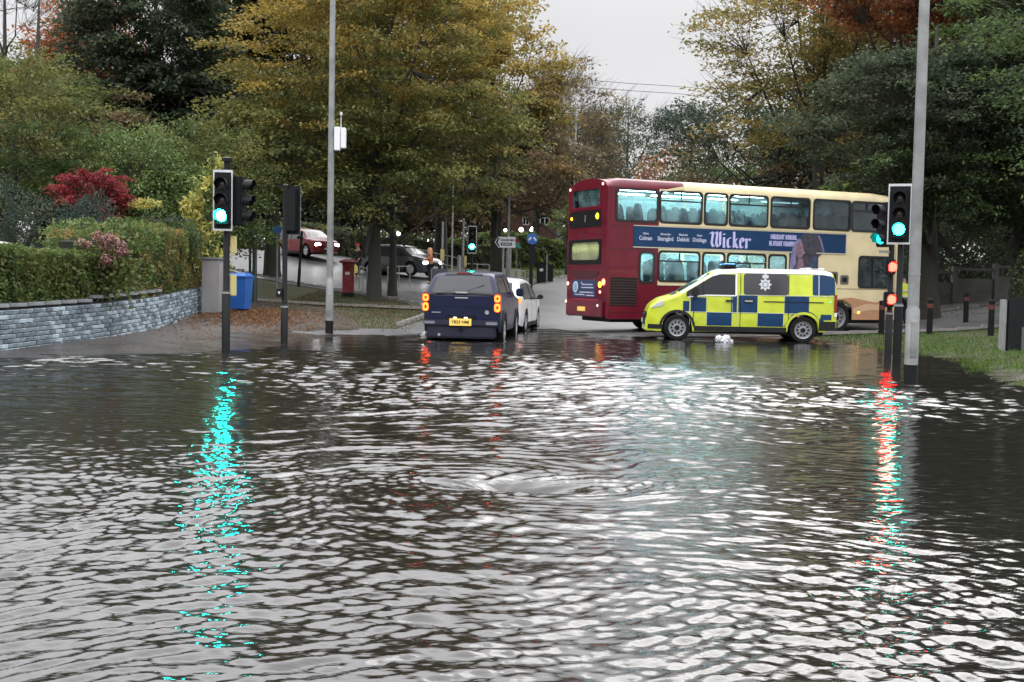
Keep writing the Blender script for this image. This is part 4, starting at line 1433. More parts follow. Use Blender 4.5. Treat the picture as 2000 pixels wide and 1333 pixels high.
# pillar box
x, y, _ = px(680, 578, 47)
z0 = g(x, y)
s = empty('pillar_box', (x, y, z0), 0, 'dark red pillar post box on the verge between the lamp post and the big tree', 'post box')
PRED = mat('pillar box red', (.22, .015, .025), .4, coat=.3, var=.15)
MB().lathe([(.27, -.2), (.27, .17), (.26, .18)], n=24).build('plinth', BLACK, s, 30)
MB().lathe([(.245, .18), (.245, 1.28), (.26, 1.31), (.265, 1.36)], n=24).build('body', PRED, s, 30)
MB().lathe([(.265, 1.36), (.38, 1.40), (.40, 1.44), (.36, 1.47), (.2, 1.52), (0, 1.54)], n=24).build('cap', PRED, s, 30)
MB().box(-.12, .12, -.262, -.24, 1.16, 1.2).build('posting_slot', BLACK, s)
MB().box(-.16, .16, -.252, -.235, .5, 1.05, .006).build('door', PRED, s)
MB().box(-.09, .09, -.258, -.25, .9, 1.02).build('notice_plate', WBORD, s)

# blue wheelie bin
x, y, _ = px(469, 608, 32.8)
s = empty('wheelie_bin', (x, y, g(x, y) + .02), math.radians(-8), 'blue wheelie bin beside the grey gate pillar', 'wheelie bin')
BB = mat('blue bin plastic', (.012, .09, .34), .42, var=.1, scale=4)
mb = MB()
lo, hi = (-.22, .22, -.24, .24), (-.285, .285, -.34, .30)
vs = [(lo[0], lo[2], .06), (lo[1], lo[2], .06), (lo[1], lo[3], .06), (lo[0], lo[3], .06), (hi[0], hi[2], .95), (hi[1], hi[2], .95), (hi[1], hi[3], .95), (hi[0], hi[3], .95)]
mb.add(vs, [(0, 3, 2, 1), (0, 1, 5, 4), (1, 2, 6, 5), (2, 3, 7, 6), (3, 0, 4, 7), (4, 5, 6, 7)]).build('body', BB, s)
mb = MB().box(-.31, .31, -.38, .34, .95, 1.0, .015)
mb.add([(-.29, -.34, 1.0), (.29, -.34, 1.0), (.29, .3, 1.0), (-.29, .3, 1.0), (-.2, -.15, 1.075), (.2, -.15, 1.075), (.2, .2, 1.09), (-.2, .2, 1.09)], [(0, 1, 5, 4), (1, 2, 6, 5), (2, 3, 7, 6), (3, 0, 4, 7), (4, 5, 6, 7)])
mb.build('lid', BB, s)
MB().tube([(-.26, .38, .93), (.26, .38, .93)], .018, 8).build('handle', BB, s)
for q in (-.25, .25):
    MB().lathe([(.02, q - .03), (.1, q - .03), (.1, q + .03), (.02, q + .03)], (0, .25, .1), 'y', 14).build('wheel', RUBBER, s)

# grey rendered gate pillar
x, y, _ = px(418, 612, 32.3)
s = empty('gate_pillar', (x, y, g(x, y) - .05), math.radians(-6), 'smooth grey rendered gate pillar with a flat capping at the end of the hedge', 'gate pillar')
MB().box(-.25, .25, -.3, .3, 0, 1.56, .01).build('shaft', mat('grey render', (.29, .28, .28), .7, c2=(.22, .215, .22), scale=2.5, var=.1, bump=.3), s)
MB().box(-.29, .29, -.34, .34, 1.56, 1.63, .015).build('capping', mat('pillar capping', (.16, .17, .17), .7), s)

# utility box, guard rails, litter bin, bollards, cabinet
x, y, _ = px(857, 530, 50)
s = empty('utility_cabinet', (x, y, g(x, y)), .1, 'small grey blue utility cabinet in front of the person in orange', 'cabinet')
MB().box(-.3, .3, -.25, .25, -.1, 1.06, .015).build('cabinet_body', mat('grey blue steel', (.12, .14, .17), .5, var=.1), s)
MB().box(-.33, -.30, -.2, .2, 0, 1.04).build('side_panel', WBORD, s)
MB().box(-.005, .005, -.256, -.25, .05, .98).build('door_seam', BLACK, s)


def guard_rail(label, u0, u1, d0, d1, h, n=5, mid=True):
    a, b2 = px(u0, 560, d0), px(u1, 560, d1)
    s = empty('guard_rail', (a[0], a[1], 0), 0, label, 'railing', 'pedestrian guard rails')
    P = [(a[0] + (b2[0] - a[0]) * i / (n - 1), a[1] + (b2[1] - a[1]) * i / (n - 1)) for i in range(n)]
    Q = [(p[0] - a[0], p[1] - a[1], g(*p)) for p in P]
    for q in Q:
        MB().tube([(q[0], q[1], q[2] - .3), (q[0], q[1], q[2] + h)], .028, 8).build('post', GREYP, s)
    for hh_ in ((h, h * .55, .15) if mid else (h,)):
        MB().tube([(q[0], q[1], q[2] + hh_) for q in Q], .022, 8).build('rail', GREYP, s)


guard_rail('grey guard rail in front of the dark car', 757, 800, 52, 53, 1.0, 3, False)
guard_rail('grey guard rail between the pillar box and the thick trunk', 702, 716, 52, 50, 1.0, 3)
guard_rail('guard rail behind the person in orange', 810, 896, 66, 60, 1.1, 5)
guard_rail('guard rail behind the roof of the pickup', 908, 955, 58, 58, .95, 3)
guard_rail('low white barrier right of the direction sign', 1005, 1025, 56, 56, .8, 2)
x, y, _ = px(1057, 540, 60)
s = empty('litter_bin', (x, y, g(x, y)), 0, 'black litter bin with a white label in front of the far hedge', 'litter bin')
MB().box(-.24, .24, -.24, .24, 0, .98, .03).build('bin_body', BLACK, s)
MB().box(-.26, .26, -.26, .26, .98, 1.06, .03).build('bin_hood', BLACK, s)
MB().box(-.09, .09, -.252, -.24, .6, .74).build('label_plate', WBORD, s)
s, h = simple_pole('post', 'pale grey post between the two black bins across the junction', 'post', 1067, 60, 500, .04, STEEL, None)
x, y, _ = px(1072, 540, 61)
s = empty('litter_bin', (x, y, g(x, y)), 0, 'second black litter bin, right of the labelled one', 'litter bin')
MB().box(-.12, .22, -.2, .2, 0, .92, .03).build('bin_body', BLACK, s)
s, h = simple_pole('post', 'short thin dark post on the verge left of the black litter bins', 'post', 1035, 57, 498, .035, BLACK, None)

BRED = mat('bollard red band', (.10, .022, .018), .5)
for u, v, d, h, lab in ((1815, 653, 32.9, 1.02, 'black bollard just right of the tall grey lamp post'), (1886, 632, 37.2, 1.0, 'black bollard standing farther back on the grass strip, middle of three'),
                        (1935, 655, 31.9, 1.0, 'black bollard nearest the dark cabinet'), (1721, 655, 33.2, 1.0, 'black bollard half hidden left of the signal poles')):
    x, y, _ = px(u, v, d)
    s = empty('bollard', (x, y, g(x, y)), 0, lab, 'bollard', 'black bollards with red bands')
    MB().lathe([(.085, -.3), (.082, h - .1), (.088, h - .06), (.088, h - .02), (.07, h), (0, h + .005)], n=16).build('post', BLACK, s, 30)
    MB().lathe([(.086, h - .27), (.0865, h - .14)], n=16).build('reflective_band', BRED, s, 30)
x, y, _ = px(1983, 688, 26.2)
s = empty('utility_cabinet', (x, y, g(x, y) + .0), -.12, 'black cabinet with a pale rounded left edge at the right edge of the photo', 'cabinet')
MB().box(-.28, .5, -.18, .3, -.15, 1.22, .05).build('cabinet_body', BLACK, s)
MB().box(-.305, -.27, -.17, .28, -.05, 1.17, .015).build('edge_trim', GREYP, s)
MB().box(.06, .42, -.21, -.17, -.15, .55, .01).build('lower_panel', mat('dark grey panel', (.08, .08, .085), .6), s)

# low concrete fence at the right
CONC = mat('grey concrete panel', (.13, .125, .12), .8, c2=(.09, .09, .08), scale=1.5, bump=.4)
fa, fb = (11.5, 42.2), (25.5, 45.8)
fence = empty('fence', (fa[0], fa[1], 0), math.atan2(fb[1] - fa[1], fb[0] - fa[0]), 'low concrete panel fence with posts and a top rail under the dark trees', 'fence')
L = math.hypot(fb[0] - fa[0], fb[1] - fa[1])
nf = 8
for i in range(nf + 1):
    q = i / nf
    z0 = g(fa[0] + (fb[0] - fa[0]) * q, fa[1] + (fb[1] - fa[1]) * q)
    o = MB().box(-.09, .09, -.09, .09, -.2, 1.45, .01).build('fence_post', CONC, fence)
    o.location = (q * L, 0, z0)
    if i < nf:
        z1 = g(fa[0] + (fb[0] - fa[0]) * (q + .5 / nf), fa[1] + (fb[1] - fa[1]) * (q + .5 / nf))
        for k, (a_, b_) in enumerate(((-.1, .42), (.44, .92))):
            o = MB().box(.1, L / nf - .1, -.03, .03, a_, b_, .008).build('concrete_panel', CONC, fence)
            o.location = (q * L, 0, z1 + random.uniform(-.01, .01))
        o = MB().box(.1, L / nf - .1, -.035, .035, 1.22, 1.33, .008).build('fence_rail', CONC, fence)
        o.location = (q * L, 0, z1)

# power lines across the gap
for i, (v0, v1, v2) in enumerate(((150, 157, 168), (163, 171, 182))):
    P = [px(u, v, d) for u, v, d in ((1040, v0 - 4, 88), (1100, v0, 90), (1150, v1, 92), (1230, (v1 + v2) / 2 + 1, 95), (1305, v2, 98), (1400, v2 + 8, 102))]
    o = MB().tube(P, .022, 5).build('power_line', BLACK)
    props(o, ['upper', 'lower'][i] + ' of the two thin overhead wires crossing the sky gap', 'overhead wire', 'overhead wires')

# ------------------------------------------------------------------ brick house
BRICKW = bpy.data.materials.new('red brick wall')
BRICKW.use_nodes = True
t = BRICKW.node_tree
bb = t.nodes['Principled BSDF']
o = N(t, 'ShaderNodeTexCoord')
mpn = N(t, 'ShaderNodeMapping')
mpn.inputs['Rotation'].default_value = (PI / 2, 0, 0)
bt = N(t, 'ShaderNodeTexBrick')
bt.inputs['Scale'].default_value = 4.5
bt.inputs['Color1'].default_value = (.16, .07, .05, 1)
bt.inputs['Color2'].default_value = (.12, .055, .045, 1)
bt.inputs['Mortar'].default_value = (.18, .15, .13, 1)
bt.inputs['Mortar Size'].default_value = .015
t.links.new(o.outputs['Object'], mpn.inputs[0])
t.links.new(mpn.outputs[0], bt.inputs[0])
t.links.new(bt.outputs[0], bb.inputs['Base Color'])
bb.inputs['Roughness'].default_value = .8
x0h, yh = px(955, 500, 104)[0], 104
x1h = px(1150, 500, 104)[0]
z0 = 2.4
house = empty('brick_house', (x0h, yh, z0), 0, 'red brick house with white framed windows behind the far hedge', 'house')
Wd = x1h - x0h
wins = []


def HW(u0, u1, v0, v1, panes=2):
    a_, b_ = px(u0, v1, yh), px(u1, v0, yh)
    wins.append((a_[0] - x0h, b_[0] - x0h, a_[2] - z0, b_[2] - z0, panes))


HW(1017, 1031, 484, 497)
HW(1066, 1086, 486, 498)
HW(1091, 1110, 487, 499)
HW(1054, 1074, 425, 440, 2)
HW(1095, 1105, 418, 446, 1)
HW(1020, 1034, 424, 440, 2)
HH = px(1060, 395, yh)[2] - z0
# facade cut round the window openings
cuts_x = sorted({0, Wd} | {w[0] for w in wins} | {w[1] for w in wins})
cuts_z = sorted({0, HH} | {w[2] for w in wins} | {w[3] for w in wins})
mb = MB()
for i in range(len(cuts_x) - 1):
    for j in range(len(cuts_z) - 1):
        cxm, czm = (cuts_x[i] + cuts_x[i + 1]) / 2, (cuts_z[j] + cuts_z[j + 1]) / 2
        if any(w[0] < cxm < w[1] and w[2] < czm < w[3] for w in wins):
            continue
        mb.add([(cuts_x[i], 0, cuts_z[j]), (cuts_x[i + 1], 0, cuts_z[j]), (cuts_x[i + 1], 0, cuts_z[j + 1]), (cuts_x[i], 0, cuts_z[j + 1])], [(0, 1, 2, 3)])
mb.add([(0, 0, 0), (0, 8, 0), (0, 8, HH), (0, 0, HH)], [(0, 1, 2, 3)]).add([(Wd, 0, 0), (Wd, 8, 0), (Wd, 8, HH), (Wd, 0, HH)], [(0, 1, 2, 3)]).add([(0, 8, 0), (Wd, 8, 0), (Wd, 8, HH), (0, 8, HH)], [(0, 1, 2, 3)])
mb.build('wall', BRICKW, house, fix=False)
rf = MB().add([(-.4, -.4, HH), (Wd + .4, -.4, HH), (Wd + .4, 8.4, HH), (-.4, 8.4, HH), (.8, 4, HH + 3.2), (Wd - .8, 4, HH + 3.2)], [(0, 1, 5, 4), (1, 2, 5), (2, 3, 4, 5), (3, 0, 4), (0, 3, 2, 1)]).build('roof', mat('dark roof tiles', (.07, .045, .04), .8, var=.2), house)
MB().box(Wd * .7, Wd * .7 + .8, 3.6, 4.4, HH + 2, HH + 4.2).build('chimney', BRICKW, rf)
for w in wins:
    fr = MB()
    f_ = .09
    fr.box(w[0] + .003, w[1] - .003, .04, .1, w[2] + .003, w[2] + f_).box(w[0] + .003, w[1] - .003, .04, .1, w[3] - f_, w[3] - .003)
    fr.box(w[0] + .003, w[0] + f_, .04, .1, w[2] + f_, w[3] - f_).box(w[1] - f_, w[1] - .003, .04, .1, w[2] + f_, w[3] - f_)
    for k in range(1, w[4]):
        q = w[0] + (w[1] - w[0]) * k / w[4]
        fr.box(q - .04, q + .04, .04, .1, w[2] + f_, w[3] - f_)
    fo = fr.build('window', WHITEP, house)
    lit = w[4] == 1
    MB().box(w[0] + .01, w[1] - .01, .105, .12, w[2] + .01, w[3] - .01).build('pane', emis('warm lit room', (1, .85, .55), .9) if lit else DGLASS, fo)

# ------------------------------------------------------------------ vehicles: a lofted shell that windows, panels and markings are laid on
class Shell:
    def __init__(s, zt, zb, w, tum, R=.10, crown=.04, wheels=(), wr=.36, sm=.05):
        lo, hi = zt[0][0], zt[-1][0]
        s.x = np.linspace(lo, hi, int((hi - lo) / .045))
        dx = s.x[1] - s.x[0]
        k = np.exp(-.5 * (np.arange(-6, 7) * dx / sm) ** 2)
        k /= k.sum()
        f = lambda P: np.convolve(np.pad(np.interp(s.x, [p[0] for p in P], [p[1] for p in P]), 6, mode='edge'), k, 'valid')
        s.zt, s.w = f(zt), f(w)
        s.zb = f(zb)
        for c in wheels:
            q = wr ** 2 - (s.x - c) ** 2
            s.zb = np.maximum(s.zb, np.where(q > 0, wr * .92 + np.sqrt(np.maximum(q, 0)), -9))
        s.zb = np.minimum(s.zb, s.zt - .12)
        s.tz, s.tv = [p[0] for p in tum], [p[1] for p in tum]
        s.R, s.crown, s.lo, s.hi = R, crown, lo, hi

    def W(s, x): return float(np.interp(x, s.x, s.w))

    def T(s, x): return float(np.interp(x, s.x, s.zt))

    def rr(s, x): return min(s.R, (s.T(x) - float(np.interp(x, s.x, s.zb))) * .45)

    def yb(s, x, z): return s.W(x) * float(np.interp(z, s.tz, s.tv))

    def side(s, x, z):
        R = s.rr(x)
        d = s.T(x) - z
        y = s.yb(x, z)
        if d < R:
            d = max(d, 0)
            y -= R - math.sqrt(max(R * R - (R - d) ** 2, 0))
        return y

    def ye(s, x): return max(.05, s.yb(x, s.T(x)) - s.rr(x))

    def body(s, name, m, parent):
        rows = []
        for x, zt, zb in zip(s.x, s.zt, s.zb):
            R = s.rr(x)
            half = []
            for z in np.linspace(zb, zt - R, 13):
                half.append((s.yb(x, z), z))
            for a in (22, 45, 68):
                a = math.radians(a)
                z = zt - R + R * math.sin(a)
                half.append((s.yb(x, z) - R + R * math.cos(a), z))
            ye = s.ye(x)
            for f in (1, .8, .55, .28, 0):
                half.append((ye * f, zt + s.crown * (1 - f * f)))
            full = [(x, -y, z) for y, z in half] + [(x, y, z) for y, z in half[-2::-1]]
            rows.append(full)
        n = len(rows[0])
        vs = [v for r in rows for v in r]
        fs = []
        for i in range(len(rows) - 1):
            for j in range(n):
                q = (j + 1) % n
                fs.append((i * n + j, i * n + q, (i + 1) * n + q, (i + 1) * n + j))
        fs += [tuple(range(n)), tuple((len(rows) - 1) * n + k for k in range(n))[::-1]]
        return MB().add(vs, fs).build(name, m, parent, 38)

    def side_patch(s, name, m, parent, x0, x1, zlo, zhi, sg=(-1, 1), off=.006, r=.0, nx=None, nz=5, under=.02):
        L = zlo if callable(zlo) else (lambda x: zlo)
        H_ = zhi if callable(zhi) else (lambda x: zhi)
        nx = nx or max(4, int(abs(x1 - x0) / .07))
        X_ = list(np.linspace(x0, x1, nx))
        if r:
            ca = [r * (1 - math.cos(math.radians(a))) for a in (0, 30, 60, 90)]
            X_ = sorted(set([x0 + c for c in ca] + [x1 - c for c in ca] + [q for q in X_ if x0 + r < q < x1 - r]))
        for sgn in sg:
            vs, fs = [], []
            for x in X_:
                a, b_ = L(x), H_(x)
                if r:
                    e = min(x - x0, x1 - x)
                    if e < r:
                        c = r - math.sqrt(max(0, r * r - (r - e) ** 2))
                        a, b_ = a + c, b_ - c
                if b_ < a + .004:
                    b_ = a + .004
                for z in np.linspace(a, b_, nz):
                    vs.append((x, sgn * (s.side(x, z) + off), z))
            nX = len(X_)
            for i in range(nX - 1):
                for j in range(nz - 1):
                    k = i * nz + j
                    fs.append((k, k + 1, k + nz + 1, k + nz))
            # rim going back into the body gives the panel its thickness
            rim = [i * nz for i in range(nX)] + [(nX - 1) * nz + j for j in range(1, nz)] + [i * nz + nz - 1 for i in range(nX - 2, -1, -1)] + [j for j in range(nz - 2, 0, -1)]
            k0 = len(vs)
            for q in rim:
                v = vs[q]
                vs.append((v[0], v[1] - sgn * under, v[2]))
            for i in range(len(rim)):
                j = (i + 1) % len(rim)
                fs.append((rim[i], rim[j], k0 + j, k0 + i))
            ob = MB().add(vs, fs).build(name, m, parent, 40)
        return ob

    def top_patch(s, name, m, parent, x0, x1, f0, f1, off=.006, nx=10, ny=9, taper=0):
        """f0..f1: share of the half width covered, f may run -1..1; taper narrows it towards x1"""
        vs, fs = [], []
        for i in range(nx):
            x = x0 + (x1 - x0) * i / (nx - 1)
            e = .01
            sl = (s.T(x + e) - s.T(x - e)) / (2 * e)
            nrm = Vector((-sl, 0, 1)).normalized()
            ye = s.ye(x)
            k = 1 - taper * i / (nx - 1)
            for j in range(ny):
                f = (f0 + (f1 - f0) * j / (ny - 1)) * k
                ff = min(abs(f), 1)
                yy = ye * f
                z = s.T(x) + s.crown * (1 - ff * ff)
                vs.append((x + nrm.x * off, yy, z + nrm.z * off))
        for i in range(nx - 1):
            for j in range(ny - 1):
                k = i * ny + j
                fs.append((k, k + 1, k + ny + 1, k + ny))
        rim = [j for j in range(ny)] + [i * ny + ny - 1 for i in range(1, nx)] + [(nx - 1) * ny + j for j in range(ny - 2, -1, -1)] + [i * ny for i in range(nx - 2, 0, -1)]
        k0 = len(vs)
        for q in rim:
            v = vs[q]
            vs.append((v[0] , v[1], v[2] - .015))
        for i in range(len(rim)):
            j = (i + 1) % len(rim)
            fs.append((rim[i], rim[j], k0 + j, k0 + i))
        return MB().add(vs, fs).build(name, m, parent, 40)


def wheel(parent, x, y, r, sgn, rim=SILV, w=.21, style='alloy'):
    """tyre with a rim sub-part; sgn is the outer side"""
    yo = y * sgn
    o_ = sgn
    t_ = MB().lathe([(r * .66, -w / 2), (r * .93, -w / 2), (r, -w / 2 + .03), (r, w / 2 - .03), (r * .93, w / 2), (r * .66, w / 2)], (0, 0, 0), 'y', 28, loop=True).build('wheel', RUBBER, parent, 40)
    t_.location = (x, yo - o_ * w / 2, r)
    mb = MB()
    f = w / 2 * o_
    mb.lathe([(r * .65, -f * .9), (r * .68, f * 1.0), (r * .62, f * .93), (r * .58, f * .5), (r * .22, f * .55), (r * .17, f * .85), (0, f * .88)], (0, 0, 0), 'y', 28)
    mb.build('rim', rim, t_, 40)
    if style == 'alloy':
        mb = MB()
        for k in range(5):
            a = 2 * PI * k / 5 + .3
            ca, sa = math.cos(a), math.sin(a)
            P = [(r * .12, -.05), (r * .6, -.035), (r * .6, .035), (r * .12, .05)]
            mb.prism([(p[0] * ca - p[1] * sa, p[0] * sa + p[1] * ca) for p in P], lambda u, v, q: (u, f * .72 + q * o_, v), .03)
        mb.build('spokes', rim, t_)
    else:
        mb = MB()
        for k in range(10):
            a = 2 * PI * k / 10
            mb.lathe([(.03, f * .5), (.03, f * .66)], (r * .42 * math.cos(a), 0, r * .42 * math.sin(a)), 'y', 8)
        mb.lathe([(r * .19, f * .5), (r * .17, f * .93), (0, f * .94)], (0, 0, 0), 'y', 14)
        mb.build('rim_holes', BLACK, t_)
    return t_


def plate(parent, body, x, z, rear=True, w=.52, h=.112, m=None, y=0, tsize=.085):
    s_ = -1 if rear else 1
    p = MB().box(*sorted((x, x + s_ * .012)), y - w / 2, y + w / 2, z - h / 2, z + h / 2, .003).build('number_plate', m or (YPLATE if rear else WBORD), parent)
    if body:
        text(body, tsize, BLACK, p, (x + s_ * .014, y, z), (PI / 2, 0, -PI / 2 * (1 if rear else -1)), 'plate_lettering', bold=.002)
    return p


LR = emis('tail light glow', (1, .075, .010), 9)
LRED = emis('red tail light glow', (1, .03, .02), 6)
LAMP = emis('headlight glow', (.95, .98, 1), 14)
DRED = mat('dark red lens', (.25, .01, .01), .2, coat=.5)


def car(name, label, cat, loc, rz, paint, kind='suv', lights=None, tails=None, group=None):
    root = empty(name, loc, rz, label, cat, group)
    if kind == 'suv':
        L, h, w, wr = 4.45, 1.62, .91, .35
        zt = [(-2.22, .80), (-2.2, 1.0), (-2.1, 1.12), (-1.72, 1.52), (-1.5, 1.58), (-.5, 1.62), (.35, 1.57), (.62, 1.48), (1.28, 1.06), (1.6, 1.0), (2.0, .90), (2.17, .76), (2.22, .55)]
        wh = (-1.33, 1.33)
        belt, wx = .98, (-1.75, 1.2)
    else:
        L, h, w, wr = 4.35, 1.47, .88, .33
        zt = [(-2.15, .72), (-2.12, .92), (-2.02, 1.02), (-1.62, 1.34), (-1.3, 1.43), (-.3, 1.47), (.25, 1.43), (.5, 1.35), (1.2, .97), (1.6, .90), (1.98, .78), (2.12, .66), (2.17, .5)]
        wh = (-1.28, 1.30)
        belt, wx = .90, (-1.7, 1.1)
    e = zt[-1][0]
    b0 = zt[0][0]
    S = Shell(zt, [(b0, .34), (b0 + .25, .24), (e - .25, .22), (e, .26)], [(b0, w * .78), (b0 + .12, w * .92), (b0 + .5, w), (e - .7, w), (e - .2, w * .9), (e, w * .72)],
              [(.2, .96), (.5, 1), (belt, .985), (h, .74)], .10, .035, wh, wr * 1.14)
    S.body('body', paint, root)
    MB().box(b0 + .35, e - .35, -w + .22, w - .22, .17, .5).build('underbody', BLACK, root)
    S.side_patch('side_window', MGLASS, root, wx[0], wx[1], lambda x: belt + .03, lambda x: max(belt + .035, S.T(x) - .115), off=.004, nx=40)
    for xx in (-.25, .55 if kind == 'suv' else .5):
        S.side_patch('door_pillar', BLACK, root, xx - .04, xx + .04, belt + .03, S.T(xx) - .1, off=.010)
    for xx in (-1.15, -.25, .78):
        S.side_patch('door_seam', BLACK, root, xx, xx + .012, .35, belt, off=.002, nx=3)
    S.side_patch('sill_trim', PLASTIC, root, wh[0] + wr * 1.2, wh[1] - wr * 1.2, .22, .34, off=.012)
    for xx in (-.15, -1.0):
        S.side_patch('door_handle', paint if kind == 'suv' else CHROME, root, xx, xx - .17, belt - .12, belt - .085, off=.03)
    ws = (.55, 1.24) if kind == 'suv' else (.42, 1.16)
    S.top_patch('windscreen', MGLASS, root, ws[0], ws[1], -.93, .93)
    rs = (-2.08, -1.74) if kind == 'suv' else (-2.0, -1.58)
    S.top_patch('rear_window', DGLASS, root, rs[0], rs[1], -.86, .86)
    for sg in (-1, 1):
        for xx in wh:
            wheel(root, xx, w - .02, wr, sg)
        mr_ = MB().box(.72, .84, *sorted((sg * (w + .02), sg * (w + .2))), belt + .02, belt + .16, .03).build('wing_mirror', PLASTIC if kind == 'suv' else paint, root)
        MB().box(.76, .82, *sorted((sg * (w - .1), sg * (w + .05))), belt + .02, belt + .06).build('mirror_arm', PLASTIC, mr_)
        y0, y1 = sorted((sg * w * .50, sg * w * .86))
        MB().box(e - .17, e + .004, y0, y1, .60, .75, .03).build('headlight', LAMP if lights else MGLASS, root)
        if kind == 'suv':
            MB().prism([(sg * .45, 1.0), (sg * .48, .88), (sg * .82, .92), (sg * .86, 1.06), (sg * .6, 1.05)][::sg], lambda u, v, q: (b0 - .012 + (abs(u) - .45) * .22 + q, u, v), .1).build('tail_light', tails or DRED, root)
        else:
            MB().box(b0 - .005, b0 + .15, y0, y1, .74, .88, .02).build('tail_light', tails or DRED, root)
    MB().box(e - .1, e + .012, -.36, .36, .34, .56, .02).build('grille', PLASTIC, root)
    MB().box(b0 - .02, b0 + .15, -.7, .7, .30, .46, .03).build('rear_bumper_trim', PLASTIC, root)
    plate(root, None, e + .013, .45, False)
    return root, S


# --- dark blue pickup with hard top
PK = mat('dark blue car paint', (.006, .010, .036), .34, spec=.26, coat=.12, var=.15, scale=3)
x, y, _ = px(898, 668, 27.45)
rt = empty('pickup_truck', (x + .28, y + 2.65, -.15), math.radians(84.5), 'dark blue pickup truck with a hard top canopy standing in the flood, rear lights lit', 'pickup truck')
zt = [(-2.66, .98), (-2.64, 1.24), (-2.60, 1.28), (-2.28, 1.72), (-2.1, 1.79), (.1, 1.84), (.5, 1.78), (1.2, 1.26), (2.2, 1.16), (2.55, 1.02), (2.64, .7)]
S = Shell(zt, [(-2.66, .50), (-2.5, .36), (2.5, .35), (2.64, .4)], [(-2.66, .88), (-2.55, .93), (2.2, .94), (2.64, .75)],
          [(.3, .97), (.6, 1), (1.1, 1.0), (1.28, .97), (1.84, .76)], .09, .03, (-1.65, 1.55), .44, sm=.035)
S.body('body', PK, rt)
MB().box(-2.3, 2.3, -.7, .7, .25, .7).build('underbody', BLACK, rt)
S.top_patch('rear_window', MGLASS, rt, -2.585, -2.30, -.93, .93, nx=8)
S.top_patch('spoiler_slot', BLACK, rt, -2.27, -2.16, -.70, .70, off=.012, nx=5)
S.side_patch('side_window', DGLASS, rt, -2.3, 1.05, 1.30, lambda x: max(1.305, S.T(x) - .13), off=.004, nx=44)
for xx in (-.62, -.55, .3):
    S.side_patch('door_pillar', PK, rt, xx - .04, xx + .04, 1.28, S.T(xx) - .1, off=.012)
S.top_patch('windscreen', MGLASS, rt, .52, 1.16, -.93, .93)
for sg in (-1, 1):
    for xx in (-1.65, 1.55):
        wheel(rt, xx, .95, .385, sg, w=.25)
        S.side_patch('arch_trim', PLASTIC, rt, xx - .5, xx + .5, lambda x, c=xx: .35 + math.sqrt(max(0, .46 ** 2 - (x - c) ** 2)) * 1.0, lambda x, c=xx: .36 + math.sqrt(max(0, .53 ** 2 - (x - c) ** 2)), sg=(sg,), off=.03, nx=20, nz=3)
    # each rear lamp: two stacked glowing rings round dark red centres
    hs = MB().box(-2.675, -2.50, *sorted((sg * .79, sg * .945)), .86, 1.30, .03).build('tail_light', DRED, rt)
    for zc_, hz in ((1.185, .085), (.965, .098)):
        yc = sg * .868
        oo = rrect(yc - .07, yc + .07, zc_ - hz, zc_ + hz, .055)
        ii = rrect(yc - .028, yc + .028, zc_ - hz * .42, zc_ + hz * .42, .024)
        mb = MB()
        for q in ring(oo, ii):
            mb.prism(list(q), lambda u, v, w: (-2.677 - w, u, v), .006)
        mb.build('light_ring', LR, hs)
S.side_patch('door_seam', BLACK, rt, -.58, -.568, .5, 1.25, off=.002, nx=3)
MB().tube([(-2.60, -.02, 1.30), (-2.52, -.30, 1.42), (-2.47, -.52, 1.50)], [.012, .010, .008], 6).build('wiper', BLACK, rt)
MB().box(-2.25, -2.20, -.18, .18, 1.775, 1.80).build('brake_light', DRED, rt)
S.top_patch('canopy_seal', BLACK, rt, -2.60, -2.588, -.98, .98, off=.010, nx=3)
MB().box(-2.665, -2.62, -.15, .15, 1.30, 1.335, .008).build('canopy_handle', CHROME, rt)
for q_ in (-.36, .02):
    MB().box(-2.668, -2.62, q_ + .42, q_ + .60, 1.318, 1.326).build('canopy_badge', SILV, rt)
hd_ = MB().box(-2.685, -2.63, -.17, .17, 1.165, 1.215, .012).build('tailgate_handle', CHROME, rt)
tg = MB().box(-2.675, -2.655, -.77, .77, .66, 1.235, .012).build('tailgate', PK, rt)
MB().box(-2.682, -2.674, -.72, .72, .98, .99).build('tailgate_crease', PK, tg)
mb = MB()
for q in range(5):
    mb.box(-2.684, -2.674, .50 + q * .045, .535 + q * .045, .82, .845)
mb.build('badge', SILV, tg)
MB().lathe([(.035, 0), (.05, 0), (.05, .004), (.035, .004)], (0, 0, 0), 'x', 16).build('badge', SILV, tg).location = (-2.682, -.62, .85)
bp_ = MB().box(-2.78, -2.5, -.9, .9, .52, .66, .03).build('rear_bumper', mat('dark blue bumper', (.012, .015, .032), .4), rt)
MB().box(-2.795, -2.7, -.62, -.9 + .02, .56, .625, .006).box(-2.795, -2.7, .62, .88, .56, .625, .006).build('bumper_step', mat('dull silver', (.22, .23, .28), .4, .4), bp_)
MB().box(-2.70, -2.66, -.36, .36, .50, .76, .02).build('plate_recess', BLACK, rt)
plate(rt, 'YB23 NMJ', -2.80, .61, True, .53, .17, tsize=.10)
for sg in (-1, 1):
    MB().box(-2.83, -2.79, sg * .13 - .04, sg * .13 + .04, .70, .73, .006).build('plate_lamp', emis('plate lamp', (1, .9, .7), 3), rt)
MB().box(-2.72, -2.45, -.84, .84, .22, .53, .04).build('lower_valance', mat('valance', (.008, .011, .03), .45), rt)
MB().tube([(-2.85, 0, .44), (-2.85, 0, .5)], .025, 8).box(-2.85, -2.6, -.03, .03, .40, .44).build('tow_hitch', BLACK, rt)
MB().lathe([(.035, -2.74), (.035, -2.6)], (0, .52, .30), 'x', 12).build('exhaust', SILV, rt)
